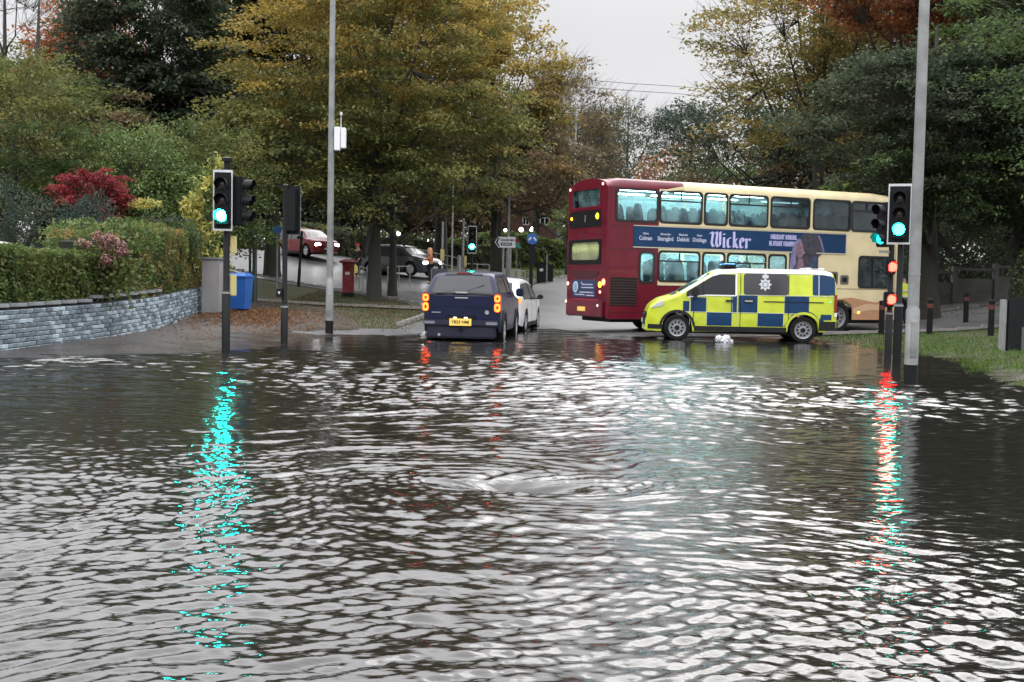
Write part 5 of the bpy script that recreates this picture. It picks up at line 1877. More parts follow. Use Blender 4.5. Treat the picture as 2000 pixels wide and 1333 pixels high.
for sg in (-1, 1):
    MB().box(1.0, 1.12, *sorted((sg * .96, sg * 1.17)), 1.2, 1.42, .03).build('wing_mirror', PK, rt)
MB().box(2.55, 2.67, -.45, .45, .7, 1.0, .02).build('grille', PLASTIC, rt)
MB().tube([(-2.0, 0, 1.84), (-2.05, 0, 1.9)], .015, 6).build('aerial', BLACK, rt)

# --- white car ahead of it
x, y, _ = px(1009, 650, 33)
wc, WS = car('white_car', 'white car ahead of the pickup with its amber rear lights glowing', 'car', (x - .40, y + 2.2, -.08), math.radians(81), WHITEP, 'suv', None, emis('amber tail glow', (1, .14, .02), 4), 'cars at the junction')
plate(wc, None, -2.23, .62, True)
MB().box(-2.26, -2.2, -.3, .3, .86, .9).build('boot_trim', CHROME, wc)
# --- cars on the side road
RC = mat('dark red car paint', (.17, .008, .012), .35, spec=.3, coat=.2)
BC = mat('charcoal car paint', (.035, .038, .042), .3, coat=.6)
SV = mat('silver car paint', (.42, .44, .46), .3, .4, coat=.5)
x, y, z = px(598, 502, 66)
car('red_car', 'red car with its headlights on coming down the side road', 'car', (x, y, g(x, y) + .04), math.radians(-47), RC, 'suv', True, None, 'cars at the junction')
x, y, z = px(782, 528, 60)
car('dark_car', 'charcoal car with headlights on behind the thick dark trunk and guard rail', 'car', (x, y, g(x, y) + .04), math.radians(-33), BC, 'suv', True, None, 'cars at the junction')
x, y, z = px(508, 486, 76)
car('silver_car', 'pale silver car with dazzling headlights behind the red car', 'car', (x, y, g(x, y) + .04), math.radians(-50), SV, 'hatch', True, None, 'cars at the junction')
x, y, z = px(-8, 500, 28)
car('white_car', 'white car roof showing above the clipped hedge at the left edge', 'car', (x, y, .72), math.radians(12), WHITEP, 'hatch', None, None, 'cars at the junction')

# ------------------------------------------------------------------ police van
YEL = mat('fluorescent yellow green paint', (.50, .58, .035), .34, coat=.4, var=.13, scale=2.6)
BLU = mat('police blue vinyl', (.005, .036, .105), .4, spec=.3, coat=.1, var=.08, scale=2)
o = at(1634, 640, 29.9)
yaw = math.radians(177)
hx, hy = math.cos(yaw), math.sin(yaw)
LV = 4.96
# origin at the rear; the visible side is local +y (the van's left), the camera plane touches y=+.96
van = empty('police_van', (o.x - math.sin(yaw) * -.0 + (-hy) * -.96, o.y + hx * -.96, -.02), yaw, 'police van in yellow and blue checks with a silver crest on its dark side window', 'police van')
zt = [(0, 1.30), (.02, 1.74), (.10, 1.85), (.4, 1.90), (2.5, 1.905), (3.05, 1.87), (3.25, 1.80), (4.12, 1.26), (4.25, 1.20), (4.62, 1.09), (4.84, .93), (4.93, .78), (4.965, .45)]
S = Shell(zt, [(0, .42), (.3, .30), (4.6, .24), (4.965, .26)], [(0, .90), (.08, .955), (3.6, .96), (4.3, .93), (4.7, .84), (4.965, .66)],
          [(.2, .97), (.6, 1), (1.2, .99), (1.9, .90)], .11, .03, (.86, 4.14), .395, sm=.035)
S.body('body', YEL, van)
MB().box(.3, 4.6, -.72, .72, .2, .6).build('underbody', BLACK, van)
S.top_patch('roof_skin', WHITEP, van, .04, 3.14, -1, 1, off=.012, nx=30)
S.side_patch('roof_edge', WHITEP, van, .04, 3.2, lambda x: S.T(x) - .095, lambda x: S.T(x) - .004, off=.010, nx=30)
S.side_patch('roof_edge', WHITEP, van, 3.2, 4.05, lambda x: S.T(x) - .075, lambda x: S.T(x) - .01, off=.010, nx=20)
S.top_patch('windscreen', DGLASS, van, 3.30, 4.10, -.9, .9, off=.010)
S.side_patch('cab_window', MGLASS, van, 2.62, 3.92, lambda x: 1.23 if x < 3.4 else 1.23 - (x - 3.4) * .12, lambda x: min(1.765, S.T(x) - .095), off=.006, nx=24, r=.03)
for q in (2.60, 3.46):
    S.side_patch('window_surround', WHITEP if q < 3 else PLASTIC, van, q, q + .045, 1.21, min(1.78, S.T(q) - .1), off=.012)
S.side_patch('window_surround', WHITEP, van, 2.62, 3.88, lambda x: 1.195 - max(0, x - 3.4) * .12, lambda x: 1.225 - max(0, x - 3.4) * .12, off=.012)
win = S.side_patch('side_window', mat('dark grey van glass', (.045, .045, .05), .12, spec=.8), van, 1.27, 2.43, 1.24, 1.80, off=.006, r=.07, nx=16)
# battenburg checks, each its own panel
for x0, x1, z0, z1 in ((.66, 1.22, 1.26, 1.78), (.06, .14, 1.26, 1.75), (.14, .64, 1.26, 1.79),
                       (.73, 1.36, .78, 1.22), (2.06, 2.56, .78, 1.22), (2.60, 2.75, .78, 1.22), (3.40, 3.80, .78, 1.15), (3.84, 4.0, .78, 1.05),
                       (1.39, 2.05, .42, .765), (2.73, 3.37, .42, .765), (.14, .42, .62, .76)):
    if (x0, z0) in ((.66, 1.26),):
        continue
    S.side_patch('check_panel', BLU, van, x0, x1, z0, z1, off=.007, r=.015 if z0 < 1.2 else .04, nz=6)
S.side_patch('check_panel', BLU, van, .30, 1.42, lambda x: .425 + math.sqrt(max(0, .435 ** 2 - (x - .86) ** 2)) * .93, lambda x: max(.43 + math.sqrt(max(0, .435 ** 2 - (x - .86) ** 2)) * .93, .765) if .3 < x < .45 else .43 + math.sqrt(max(0, .435 ** 2 - (x - .86) ** 2)) * .93 + .02, sg=(-1, 1), off=.008)
WL = mat('white reflective line', (.55, .58, .6), .4)
for x0, x1, z in ((.72, 4.0, .770), (.05, 2.56, 1.235)):
    S.side_patch('reflective_line', WL, van, x0, x1, z - .005, z + .005, off=.011)
for xx in (1.375, 2.06, 2.585, 2.72, 3.385, 3.82):
    S.side_patch('reflective_line', WL, van, xx - .004, xx + .004, .43, 1.22, off=.011, nx=3)
S.side_patch('reflective_line', WL, van, .47, .49, 1.24, 1.80, off=.011, nx=3)
S.side_patch('reflective_line', WL, van, .49, 2.4, 1.805, 1.82, off=.011)
for xx, z0, z1 in ((1.25, .4, 1.80), (2.5, .4, 1.80), (3.72, .4, 1.2)):
    S.side_patch('door_seam', BLACK, van, xx, xx + .014, z0, z1, off=.012, nx=3)
S.side_patch('slide_rail', PLASTIC, van, .35, 1.9, 1.06, 1.085, off=.016)
for xx in (2.28, 2.78):
    S.side_patch('door_handle', SILV if xx < 2.5 else PLASTIC, van, xx - .09, xx + .12, 1.055, 1.10, off=.04, r=.02)
S.side_patch('handle_recess', PLASTIC, van, 2.16, 2.42, 1.02, 1.14, off=.013, r=.05)
S.side_patch('sill_trim', PLASTIC, van, 1.3, 3.7, .27, .40, off=.022)
for c in (.86, 4.14):
    S.side_patch('arch_trim', YEL if c < 1 else PLASTIC, van, c - .46, c + .46, lambda x, c=c: .33 + math.sqrt(max(0, .42 ** 2 - (x - c) ** 2)), lambda x, c=c: .34 + math.sqrt(max(0, .475 ** 2 - (x - c) ** 2)), off=.018, nx=22, nz=3)
S.side_patch('rear_bumper_trim', PLASTIC, van, .02, .46, .34, .58, off=.02)
MB().box(-.05, .1, -.88, .88, .34, .58, .03).build('rear_bumper', PLASTIC, van)
S.side_patch('front_bumper_trim', PLASTIC, van, 4.52, 4.9, .30, .42, off=.012)
for sg in (-1, 1):
    for xx in (.86, 4.14):
        wheel(van, xx, .955, .345, sg, rim=mat('grey steel rim', (.33, .34, .35), .4, .6), style='steel')
    S.side_patch('tail_light', DRED, van, -.0, .075, .82, 1.28, sg=(sg,), off=.03)
    S.side_patch('tail_light_lower', WHITEP, van, .0, .07, .70, .81, sg=(sg,), off=.03)
    S.side_patch('headlight', mat('clear headlight', (.45, .46, .45), .12, coat=1), van, 4.50, 4.86, lambda x: .92 - (x - 4.5) * .25, lambda x: S.T(x) - .06 - (x - 4.5) * .05, sg=(sg,), off=.014, r=.05, nx=10)
    MB().box(3.62, 3.78, *sorted((sg * .98, sg * 1.19)), 1.16, 1.42, .04).build('wing_mirror', PLASTIC, van)
S.side_patch('indicator', emis('green repeater', (.1, 1, .5), 2), van, .16, .2, 1.08, 1.10, off=.02)
S.top_patch('bonnet_vent', PLASTIC, van, 4.14, 4.30, -.92, .92, off=.012, nx=5)
MB().box(4.80, 4.985, -.66, .66, .36, .74, .04).build('grille', PLASTIC, van)
MB().box(4.85, 4.99, -.5, .5, .62, .64, .005).build('grille_bar', CHROME, van)
plate(van, None, 5.0, .5, False)
MB().box(4.70, 4.95, -.70, .70, .23, .33, .03).build('front_bumper', YEL, van)
# crest: eight pointed star, ring and crown
cx_, cz_ = 1.87, 1.52
side_y = lambda x, z: S.side(x, z)
cr = MB()
star = []
for k in range(16):
    r_ = .175 if k % 2 == 0 else .115
    a = 2 * PI * k / 16 + PI / 2
    star.append((cx_ + r_ * math.cos(a), cz_ + r_ * math.sin(a) * 1.02))
SM = mat('silver crest print', (.55, .56, .58), .35, .3)
for sg in (-1, 1):
    fn = lambda u, v, w, sg=sg: (u, sg * (side_y(u, v) + .0105 + w), v)
    cr.prism(star, fn, .003)
    cr.prism([(cx_ - .07, cz_ + .16), (cx_ - .09, cz_ + .23), (cx_ - .04, cz_ + .25), (cx_, cz_ + .285), (cx_ + .04, cz_ + .25), (cx_ + .09, cz_ + .23), (cx_ + .07, cz_ + .16)], fn, .003)
crest = cr.build('crest', SM, van)
mb = MB()
for sg in (-1, 1):
    fn = lambda u, v, w, sg=sg: (u, sg * (side_y(u, v) + .0145 + w), v)
    c1 = [(cx_ + .082 * math.cos(a), cz_ + .082 * math.sin(a)) for a in np.linspace(0, 2 * PI, 20, endpoint=False)]
    c2 = [(cx_ + .06 * math.cos(a), cz_ + .06 * math.sin(a)) for a in np.linspace(0, 2 * PI, 20, endpoint=False)]
    for q in ring(c1, c2):
        mb.prism(list(q), fn, .002)
mb.build('crest_ring', mat('blue grey crest ring', (.15, .2, .3), .4), crest)
lb = MB().box(2.55, 2.95, -.55, .55, 1.94, 1.965, .01).box(2.6, 2.9, -.62, .62, 1.965, 2.05, .02).build('light_bar', BLACK, van)
MB().box(2.62, 2.88, -.60, -.2, 2.03, 2.06, .01).box(2.62, 2.88, .2, .60, 2.03, 2.06, .01).build('blue_lamp', emis('blue flash', (.15, .45, 1), 3), lb)
MB().box(.25, .75, -.5, .5, 1.93, 1.985, .025).build('rear_light_bar', WHITEP, van)
MB().box(.42, .62, -.3, .55, 1.985, 2.01, .01).build('roof_vent', BLACK, van)

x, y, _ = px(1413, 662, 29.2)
s = empty('white_lumps', (x, y, 0), 0, 'crumpled white lumps standing for bright marks at the waterline beside the police van', 'lumps')
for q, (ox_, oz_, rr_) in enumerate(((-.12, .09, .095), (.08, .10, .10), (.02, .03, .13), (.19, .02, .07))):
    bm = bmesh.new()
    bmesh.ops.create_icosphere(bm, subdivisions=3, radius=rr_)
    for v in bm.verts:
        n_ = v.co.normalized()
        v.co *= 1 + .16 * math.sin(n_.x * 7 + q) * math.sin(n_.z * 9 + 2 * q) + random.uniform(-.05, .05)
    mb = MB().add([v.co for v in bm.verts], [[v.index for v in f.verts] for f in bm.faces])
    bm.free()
    o_ = mb.build('bag', mat('white lump surface', (.5, .51, .53), .35, spec=.5), s)  # white lumps added for bright marks on the water, cause unknown
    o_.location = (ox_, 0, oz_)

# ------------------------------------------------------------------ double-decker bus
BYAW = math.radians(23.4)
BO = at(1185, 622, 32.68)
bus = empty('double_decker_bus', (BO.x, BO.y, .03), BYAW, 'maroon and cream double-decker bus with a blue film advert, behind the police van', 'bus')
MAR = mat('maroon bus paint', (.115, .005, .017), .34, spec=.35, coat=.2, var=.22, scale=1.6)
CRM = mat('cream bus paint', (.66, .56, .34), .38, coat=.3, var=.13, scale=1.3)
TAN = mat('tan bus paint', (.42, .22, .12), .35, coat=.4, var=.08)
LB, WB, HB = 10.75, 2.50, 4.36      # length, width, height above the bus ground
# local frame: x forward from the rear, near (right hand) side at y=0, far side at y=WB
TP_ = .05


def panel(mbs, u0, u1, z0, z1, y0, y1, holes=()):
    """wall sheet with real openings"""
    cx = sorted({u0, u1} | {min(max(h[0], u0), u1) for h in holes} | {min(max(h[1], u0), u1) for h in holes})
    cz = sorted({z0, z1} | {h[2] for h in holes} | {h[3] for h in holes})
    for i in range(len(cx) - 1):
        j = 0
        while j < len(cz) - 1:
            a, b_ = (cx[i] + cx[i + 1]) / 2, (cz[j] + cz[j + 1]) / 2
            if cx[i + 1] - cx[i] > 1e-4 and not any(h[0] < a < h[1] and h[2] < b_ < h[3] for h in holes):
                mbs.box(cx[i], cx[i + 1], y0, y1, cz[j], cz[j + 1])
            j += 1


UW = [(.23, 1.58), (1.66, 3.08), (3.18, 3.97), (4.06, 5.42), (5.55, 6.98), (7.14, 8.56), (8.62, 9.80)]
LW = [(1.66, 3.05), (3.16, 3.92), (4.03, 5.40), (5.52, 6.15)]
UZ, LZ = (3.22, 4.13), (1.52, 2.38)
up = [(a, b_, *UZ) for a, b_ in UW]
small = [(1.03, 1.50, 1.47, 2.34)]
low = [(a, b_, *LZ) for a, b_ in LW]
drv = [(8.96, 10.30, 1.45, 2.42)]
for side in (0, 1):
    y0, y1 = (0, TP_) if side == 0 else (WB - TP_, WB)
    mm_, mc = MB(), MB()
    panel(mm_, 0, 1.64, 3.1, 4.18, y0, y1, up)
    panel(mc, 1.64, LB - .35, 3.1, 4.18, y0, y1, up)
    panel(mm_, 0, 1.64, 2.42, 3.1, y0, y1)
    panel(mc, 1.64, LB - .35, 2.42, 3.1, y0, y1)
    panel(mm_, 0, 1.64, 1.40, 2.42, y0, y1, small + low)
    panel(mc, 1.64, LB - .35, 1.40, 2.42, y0, y1, low + drv)
    # lower body with the wheel arches left open
    for q0, q1, m_ in ((0, 2.05, mm_), (3.2, 5.2, mm_), (5.2, 7.62, mc), (8.78, LB - .3, mc)):
        panel(m_, q0, q1, .42, 1.40, y0, y1)
    panel(mm_, 2.05, 3.2, 1.05, 1.40, y0, y1)
    panel(mc, 7.62, 8.78, 1.05, 1.40, y0, y1)
    mm_.build('side_panel', MAR, bus)
    mc.build('side_panel', CRM, bus)
# roof: rounded section lofted along the bus, maroon behind, cream in front
def roof(name, m_, u0, u1, front=False, rear=False):
    prof = [(0, 4.18), (.01, 4.28), (.05, 4.36), (.13, 4.42), (.35, 4.455), (.8, 4.475), (WB / 2, 4.48)]
    prof = prof + [(WB - a, b_) for a, b_ in prof[-2::-1]]
    us = [u0, u1]
    n = len(prof)
    vs, fs = [], []
    st = [(u0, 0)]
    if rear:
        st = [(u0, .20), (u0 + .12, .08), (u0 + .4, .0)]
    st += [(u1 - .9, 0), (u1 - .4, .05), (u1, .18)] if front else [(u1, 0)]
    for u, d in st:
        for y_, z_ in prof:
            f = (z_ - 4.18) / .3
            vs.append((u, y_, z_ - d * f))
    for i in range(len(st) - 1):
        for j in range(n - 1):
            k = i * n + j
            fs.append((k, k + 1, k + n + 1, k + n))
    fs.append(tuple(range(n)))
    fs.append(tuple((len(st) - 1) * n + k for k in range(n)))
    return MB().add(vs, fs).build(name, m_, bus, 35)


roof('roof', MAR, 0, 2.45, rear=True)
roof('roof', CRM, 2.453, LB - .3, front=True)
# gutter line and the slanting colour change
MB().prism([(1.64, 4.135), (2.45, 4.30), (2.45, 4.19), (1.9, 4.135)], lambda u, v, w: (u, -.012 - w, v), .008).build('cream_sweep', CRM, bus)
MB().box(0, 1.64, -.006, 0, 2.40, 2.425).box(0, .80, -.006, 0, 3.08, 3.10).build('body_seam', mat('dark maroon seam', (.06, .005, .01), .5), bus)
# window frames, opening lights and panes
FR = mat('black window rubber', (.012, .012, .014), .4)
PANE = glass('bus window pane', (.86, .97, 1), .92, fog=(.6, .82, .86))
PANE2 = glass('darker bus window pane', (.62, .7, .74), .82, fog=(.32, .37, .40))
FARP = glass('misted far side pane', (.8, .97, 1), .18, fog=(.6, .86, .88))
for side in (0, 1):
    yo = 0 if side == 0 else WB
    sg = -1 if side == 0 else 1
    for i, (a, b_, z0_, z1_) in enumerate(up + small + low + (drv if side == 0 else [])):
        fn = lambda u, v, w, yo=yo, sg=sg: (u, yo + sg * (.003 + w), v)
        mb = MB()
        for q in ring(rrect(a - .03, b_ + .03, z0_ - .03, z1_ + .03, .12), rrect(a + .035, b_ - .035, z0_ + .035, z1_ - .035, .10)):
            mb.prism(list(q), fn, .014)
        if side == 0 and i in (1, 3, 4, 6, 8, 10):      # hopper lights
            mb.box(a + .03, b_ - .03, yo - .017, yo - .003, z1_ - .30, z1_ - .255)
            mb.box((a + b_) / 2 - .018, (a + b_) / 2 + .018, yo - .017, yo - .003, z1_ - .27, z1_ - .03)
        f_ = mb.build('window', FR, bus)
        pm = PANE2 if (i in (4, 5, 6) or i == 12) else PANE
        MB().box(a + .004, b_ - .004, yo - sg * .030, yo - sg * .022, z0_ + .004, z1_ - .004).build('pane', FARP if side else pm, f_)
# driver's cab window divider and mirror bits
MB().box(9.5, 9.54, -.015, 0, 1.47, 2.40).build('window_divider', FR, bus)
for (a, b_, z0_, z1_) in ((7.62, 8.14, 1.52, 1.92), (8.24, 8.56, 1.53, 1.82)):
    vent = MB().prism(rrect(a, b_, z0_, z1_, .06), lambda u, v, w: (u, -.002 - w, v), .012).build('vent_frame', mat('grey vent surround', (.12, .11, .1), .5), bus)
    MB().prism(rrect(a + .07, b_ - .07, z0_ + .07, z1_ - .07, .03), lambda u, v, w: (u, -.015 - w, v), .004).build('vent_opening', BLACK, vent)
# advert board along the side
NAVY = mat('navy advert', (.006, .035, .10), .5, spec=.25, var=.12, scale=1.2)
LAV = mat('pale lavender print', (.50, .47, .78), .45)
GREYL = mat('pale grey print', (.42, .44, .56), .45)
ad = MB().box(.80, 8.40, -.016, -.003, 2.50, 3.085, .004).build('advert_board', NAVY, bus)
MB().box(8.402, 8.43, -.022, -.003, 2.47, 3.11).box(.80, 8.402, -.022, -.003, 2.468, 2.496).box(.80, 8.402, -.022, -.003, 3.089, 3.11).build('advert_frame', mat('pale frame', (.5, .46, .38), .4), ad)
MB().box(1.66, 8.38, -.02, -.002, 3.13, 3.17).box(1.66, 6.2, -.02, -.002, 2.42, 2.45).build('cream_moulding', CRM, bus)
YA = -.019
LW_ = dict(
    W=[[(.02, .80), (.14, .92), (.20, .80), (.13, .30), (.24, .06), (.36, .16)], [(.30, .82), (.42, .93), (.47, .80), (.42, .30), (.52, .06), (.66, .18), (.66, .94)]],
    i=[[(.07, .62), (.11, .58), (.11, .08), (.17, .05)], [(.08, .83), (.13, .78)]],
    c=[[(.28, .58), (.20, .62), (.09, .50), (.09, .18), (.18, .04), (.30, .12)]],
    k=[[(.08, .96), (.12, .90), (.12, .06)], [(.14, .32), (.26, .54), (.34, .60)], [(.18, .36), (.30, .10), (.38, .05)]],
    e=[[(.12, .34), (.30, .44), (.28, .58), (.18, .64), (.09, .50), (.09, .18), (.18, .04), (.32, .14)]],
    r=[[(.06, .60), (.11, .56), (.11, .04)], [(.12, .48), (.24, .60), (.34, .54), (.32, .48)]])
ADV = dict(W=.80, i=.26, c=.37, k=.43, e=.38, r=.4)


def blackletter(word, x0, z0, h, sx):
    mb = MB()
    x_ = x0
    for ch in word:
        for st in LW_[ch]:
            n_ = (.072, .026)
            for (a, b_), (c, d) in zip(st[:-1], st[1:]):
                P = [(a - n_[0], b_ - n_[1]), (a + n_[0], b_ + n_[1]), (c + n_[0], d + n_[1]), (c - n_[0], d - n_[1])]
                ar = sum(P[i][0] * P[(i + 1) % 4][1] - P[(i + 1) % 4][0] * P[i][1] for i in range(4))
                if abs(ar) < 1e-3:
                    P = [(a - .05, b_), (a + .05, b_), (c + .05, d), (c - .05, d)]
                mb.prism([(x_ + p[0] * sx, z0 + p[1] * h) for p in P], lambda u, v, w: (u, YA - w, v), .003)
        x_ += ADV[ch] * sx
    return mb, x_


mb, xe = blackletter('Wicker', 3.37, 2.53, .52, .555)
mb.build('lettering', LAV, ad)
for wd, u, w_ in (('Colman', 1.22, .50), ('Skarsgård', 1.94, .66), ('Debicki', 2.60, .50), ('Dinklage', 3.02, .55)):
    pass
for wd, u, fs_ in (('Colman', 1.20, .165), ('Skarsgård', 1.86, .165), ('Debicki', 2.46, .165), ('Dinklage', 3.02, .165)):
    text(wd, fs_, GREYL, ad, (u, YA, 2.745), (PI / 2, 0, 0), 'lettering', bold=.004, sx=.83)
for wd, u in (('Olivia', 1.20), ('Alexander', 1.86), ('Elizabeth', 2.46), ('Peter', 3.02)):
    text(wd, .085, GREYL, ad, (u, YA, 2.88), (PI / 2, 0, 0), 'lettering', bold=.002, sx=1)
mb = MB()
for (x0_, x1_, z_, seed) in ((5.55, 6.06, 2.86, 1), (6.10, 6.50, 2.86, 2), (5.50, 5.60, 2.66, 3), (5.65, 5.97, 2.66, 4), (6.03, 6.50, 2.66, 5)):
    r_ = random.Random(seed)
    q = x0_
    while q < x1_:
        w_ = r_.uniform(.018, .03)
        mb.box(q, min(q + w_, x1_), YA - .003, YA, z_, z_ + .145)
        if r_.random() < .7:
            zz = z_ + r_.choice((0, .06, .12))
            mb.box(q + w_, q + w_ + .022, YA - .003, YA, zz, zz + .025)
        q += w_ + r_.uniform(.014, .024)
mb.build('lettering', LAV, ad)
# two plain figures of the film poster, running down over the lower panel
pb = MB().box(6.27, 7.36, -.017, -.002, 1.40, 2.465).build('advert_poster', mat('dark poster blue', (.02, .035, .075), .45, c2=(.05, .05, .09), scale=2.5), ad)


def flat(name, poly, m_, y_):
    MB().prism(poly, lambda u, v, w: (u, y_ - w, v), .002).build(name, m_, pb)


ell = lambda cx, cy, a, b_, n=22, j=0: [(cx + a * (1 + j * math.sin(5 * t)) * math.cos(t), cy + b_ * math.sin(t)) for t in np.linspace(0, 2 * PI, n, endpoint=False)]
PSK = mat('muted skin print', (.24, .14, .18), .5, c2=(.15, .09, .13), scale=8)
PHA = mat('dark hair print', (.03, .028, .045), .5, c2=(.06, .05, .07), scale=9)
PVE = mat('pale veil print', (.22, .2, .36), .5, c2=(.13, .12, .26), scale=5)
flat('figure_print', [(6.28, 1.42), (6.28, 2.2), (6.42, 2.75), (6.6, 2.92), (6.8, 3.06), (7.3, 3.06), (7.5, 2.9), (7.55, 2.5), (7.34, 2.35), (7.34, 1.42)], PHA, -.0195)
flat('veil_print', [(6.28, 1.85), (6.30, 2.3), (6.40, 2.74), (6.60, 2.92), (6.72, 2.84), (6.60, 2.7), (6.50, 2.4), (6.5, 2.1), (6.38, 1.95)], PVE, -.0235)
flat('face_print', ell(6.64, 2.56, .16, .25), PSK, -.0255)
flat('hand_print', [(6.52, 1.98), (6.60, 2.3), (6.78, 2.28), (6.80, 1.95), (6.68, 1.82)], PSK, -.0245)
flat('hair_print', ell(7.05, 2.72, .30, .33, j=.05), PHA, -.0275)
flat('shoulder_print', [(6.34, 1.42), (6.40, 1.86), (6.62, 1.76), (6.9, 1.9), (7.2, 2.4), (7.34, 2.3), (7.34, 1.42)], mat('dark coat print', (.025, .04, .09), .5, c2=(.05, .07, .13), scale=6), -.0285)
flat('edge_light_print', [(7.30, 3.04), (7.38, 3.0), (7.52, 2.7), (7.58, 2.52), (7.52, 2.5), (7.44, 2.75)], PVE, -.0245)
# swooshes of the livery at the front
MB().prism([(5.25, 1.0), (6.5, 1.10), (7.6, 1.02), (8.7, 1.12), (9.6, .98), (10.4, 1.06), (10.4, .42), (8.79, .42), (8.79, .42), (8.78, .43), (8.7, .9), (8.4, 1.04), (8.1, 1.04), (7.7, .88), (7.61, .43), (5.25, .43)], lambda u, v, w: (u, -.003 - w, v), .004).build('tan_sweep', TAN, bus)
MB().prism([(8.78, .78), (9.3, .93), (10.0, .90), (10.4, .86), (10.4, .70), (9.5, .74), (8.8, .62)], lambda u, v, w: (u, -.008 - w, v), .003).build('pale_sweep', mat('pale tan', (.55, .36, .22), .35), bus)
MB().box(1.66, 10.4, -.008, 0, 1.385, 1.40).build('body_seam', mat('seam brown', (.2, .15, .1), .5), bus)
# grille behind the rear axle, seams, skirt
MB().box(.10, .95, -.008, 0, .78, 1.60, .003).build('engine_grille', BLACK, bus)
for k in range(9):
    pass
gl_ = MB()
for k in range(10):
    gl_.box(.12, .93, -.014, -.008, .81 + k * .078, .835 + k * .078)
gl_.build('grille_slats', mat('dark maroon slats', (.05, .012, .018), .5), bus)
MB().box(0, 2.0, -.008, 0, .60, .615).box(0, 2.0, .0, .05, .40, .42).build('skirt_edge', mat('dark maroon seam', (.06, .005, .01), .5), bus)
# chassis and wheels
MB().box(.3, 10.3, .35, WB - .35, .30, .75).build('chassis', BLACK, bus)
MB().box(0.05, LB - .5, .06, WB - .06, .75, .80).build('lower_floor', PLASTIC, bus)
for sg, yy in ((-1, .03), (1, WB - .03)):
    for xx in (2.62, 8.2):
        wq = wheel(bus, xx, yy if sg > 0 else -yy, .49, sg, w=.29, style='steel', rim=mat('bus rim', (.25, .25, .26), .5, .4))
# upper deck floor, ceilings, interior light strips
INT = mat('pale interior lining', (.62, .68, .68), .6)
MB().box(.1, LB - .5, .06, WB - .06, 2.50, 2.56).build('upper_floor', INT, bus)
MB().box(.1, LB - .6, .06, WB - .06, 4.16, 4.18).build('upper_ceiling', INT, bus)
TUBE = emis('interior tube light', (.72, 1, .98), 26)
for (u0_, u1_) in ((.4, 2.2), (2.5, 4.3), (4.6, 5.6)):
    MB().box(u0_, u1_, 1.85, 2.0, 4.135, 4.155).build('interior_light', TUBE, bus)
    MB().box(u0_, u1_, .45, .58, 4.135, 4.155).build('interior_light', TUBE, bus)
MB().box(6.6, 8.0, 1.9, 2.0, 4.135, 4.155).build('interior_light', emis('dim tube light', (.6, .95, 1), 2.5), bus)
for (u0_, u1_) in ((1.0, 3.2), (3.5, 6.2)):
    for ya_, yb2 in ((1.8, 2.0), (.4, .55)):
        MB().box(u0_, u1_, ya_, yb2, 2.47, 2.49).build('interior_light', TUBE, bus)
# seats
seat = None
SEATM = mat('dark blue seat moquette', (.008, .012, .025), .8, var=.3, scale=12)
sb = MB()
oo = [(-.20, .0), (.20, .0), (.21, .35), (.19, .58), (.12, .70), (.0, .74), (-.12, .70), (-.19, .58), (-.21, .35)]
sb.prism(oo, lambda u, v, w: (-.05 - .12 * v + w, u, .42 + v), .09)
sb.box(-.05, .42, -.21, .21, .36, .46, .02).box(.1, .2, -.04, .04, 0, .36)
seat0 = sb.build('seat', SEATM, bus)
seats = []
for u in (.55, 1.18, 1.98, 2.72, 3.35, 4.05, 4.75, 5.6, 6.3, 7.0, 7.7, 8.4, 9.1):
    for v in (.32, .76, 1.75, 2.18):
        seats.append((u, v, 2.56))
for u in (1.9, 2.6, 3.4, 4.2, 5.0):
    for v in (.32, .76, 1.75, 2.18):
        seats.append((u, v, 1.02))
for i, p in enumerate(seats):
    o_ = seat0 if i == 0 else seat0.copy()
    if i:
        COL.objects.link(o_)
        o_.parent = bus
    o_.location = p
    if i:
        o_.scale = (1, 1, random.uniform(.96, 1.04))
MB().box(1.3, 3.1, .3, 2.2, .80, 1.02).build('seat_platform', PLASTIC, bus)
for u in (2.3, 3.8, 5.3):
    MB().tube([(u, 1.05, .8), (u, 1.05, 2.5)], .02, 8).build('grab_pole', mat('yellow grab pole', (.5, .4, .05), .4), bus)
# rear end
re = MB()
rh = [(.42, 2.30, 3.62, 4.22), (.42, 2.28, 2.08, 2.62)]
for h_ in (rh,):
    cy = sorted({.0, WB} | {q[0] for q in h_} | {q[1] for q in h_})
    cz = sorted({.50, 4.18} | {q[2] for q in h_} | {min(q[3], 4.18) for q in h_})
    for i in range(len(cy) - 1):
        for j in range(len(cz) - 1):
            a, b_ = (cy[i] + cy[i + 1]) / 2, (cz[j] + cz[j + 1]) / 2
            if any(q[0] < a < q[1] and q[2] < b_ < q[3] for q in h_):
                continue
            re.box(-.05, 0, cy[i], cy[i + 1], cz[j], cz[j + 1])
re.build('rear_panel', MAR, bus)
MB().tube([(-.02, .0, .44), (-.02, .0, 4.18)], .035, 10).build('corner_moulding', MAR, bus, 60)
MB().tube([(-.02, WB, .44), (-.02, WB, 4.18)], .035, 10).build('corner_moulding', MAR, bus, 60)
dm = [(WB * q / 14, 4.17 + .30 * math.sin(PI * q / 14) ** .45) for q in range(15)]
MB().prism([(p[0], p[1]) for p in dm], lambda u, v, w: (-.05 + w, u, v), .30).build('rear_dome', MAR, bus)


def rear_plate(name, m_, y0, y1, z0, z1, t_=.012, r=.05, x_=-.051, par=None):
    return MB().prism(rrect(y0, y1, z0, z1, r), lambda u, v, w: (x_ - w, u, v), t_).build(name, m_, par or bus)


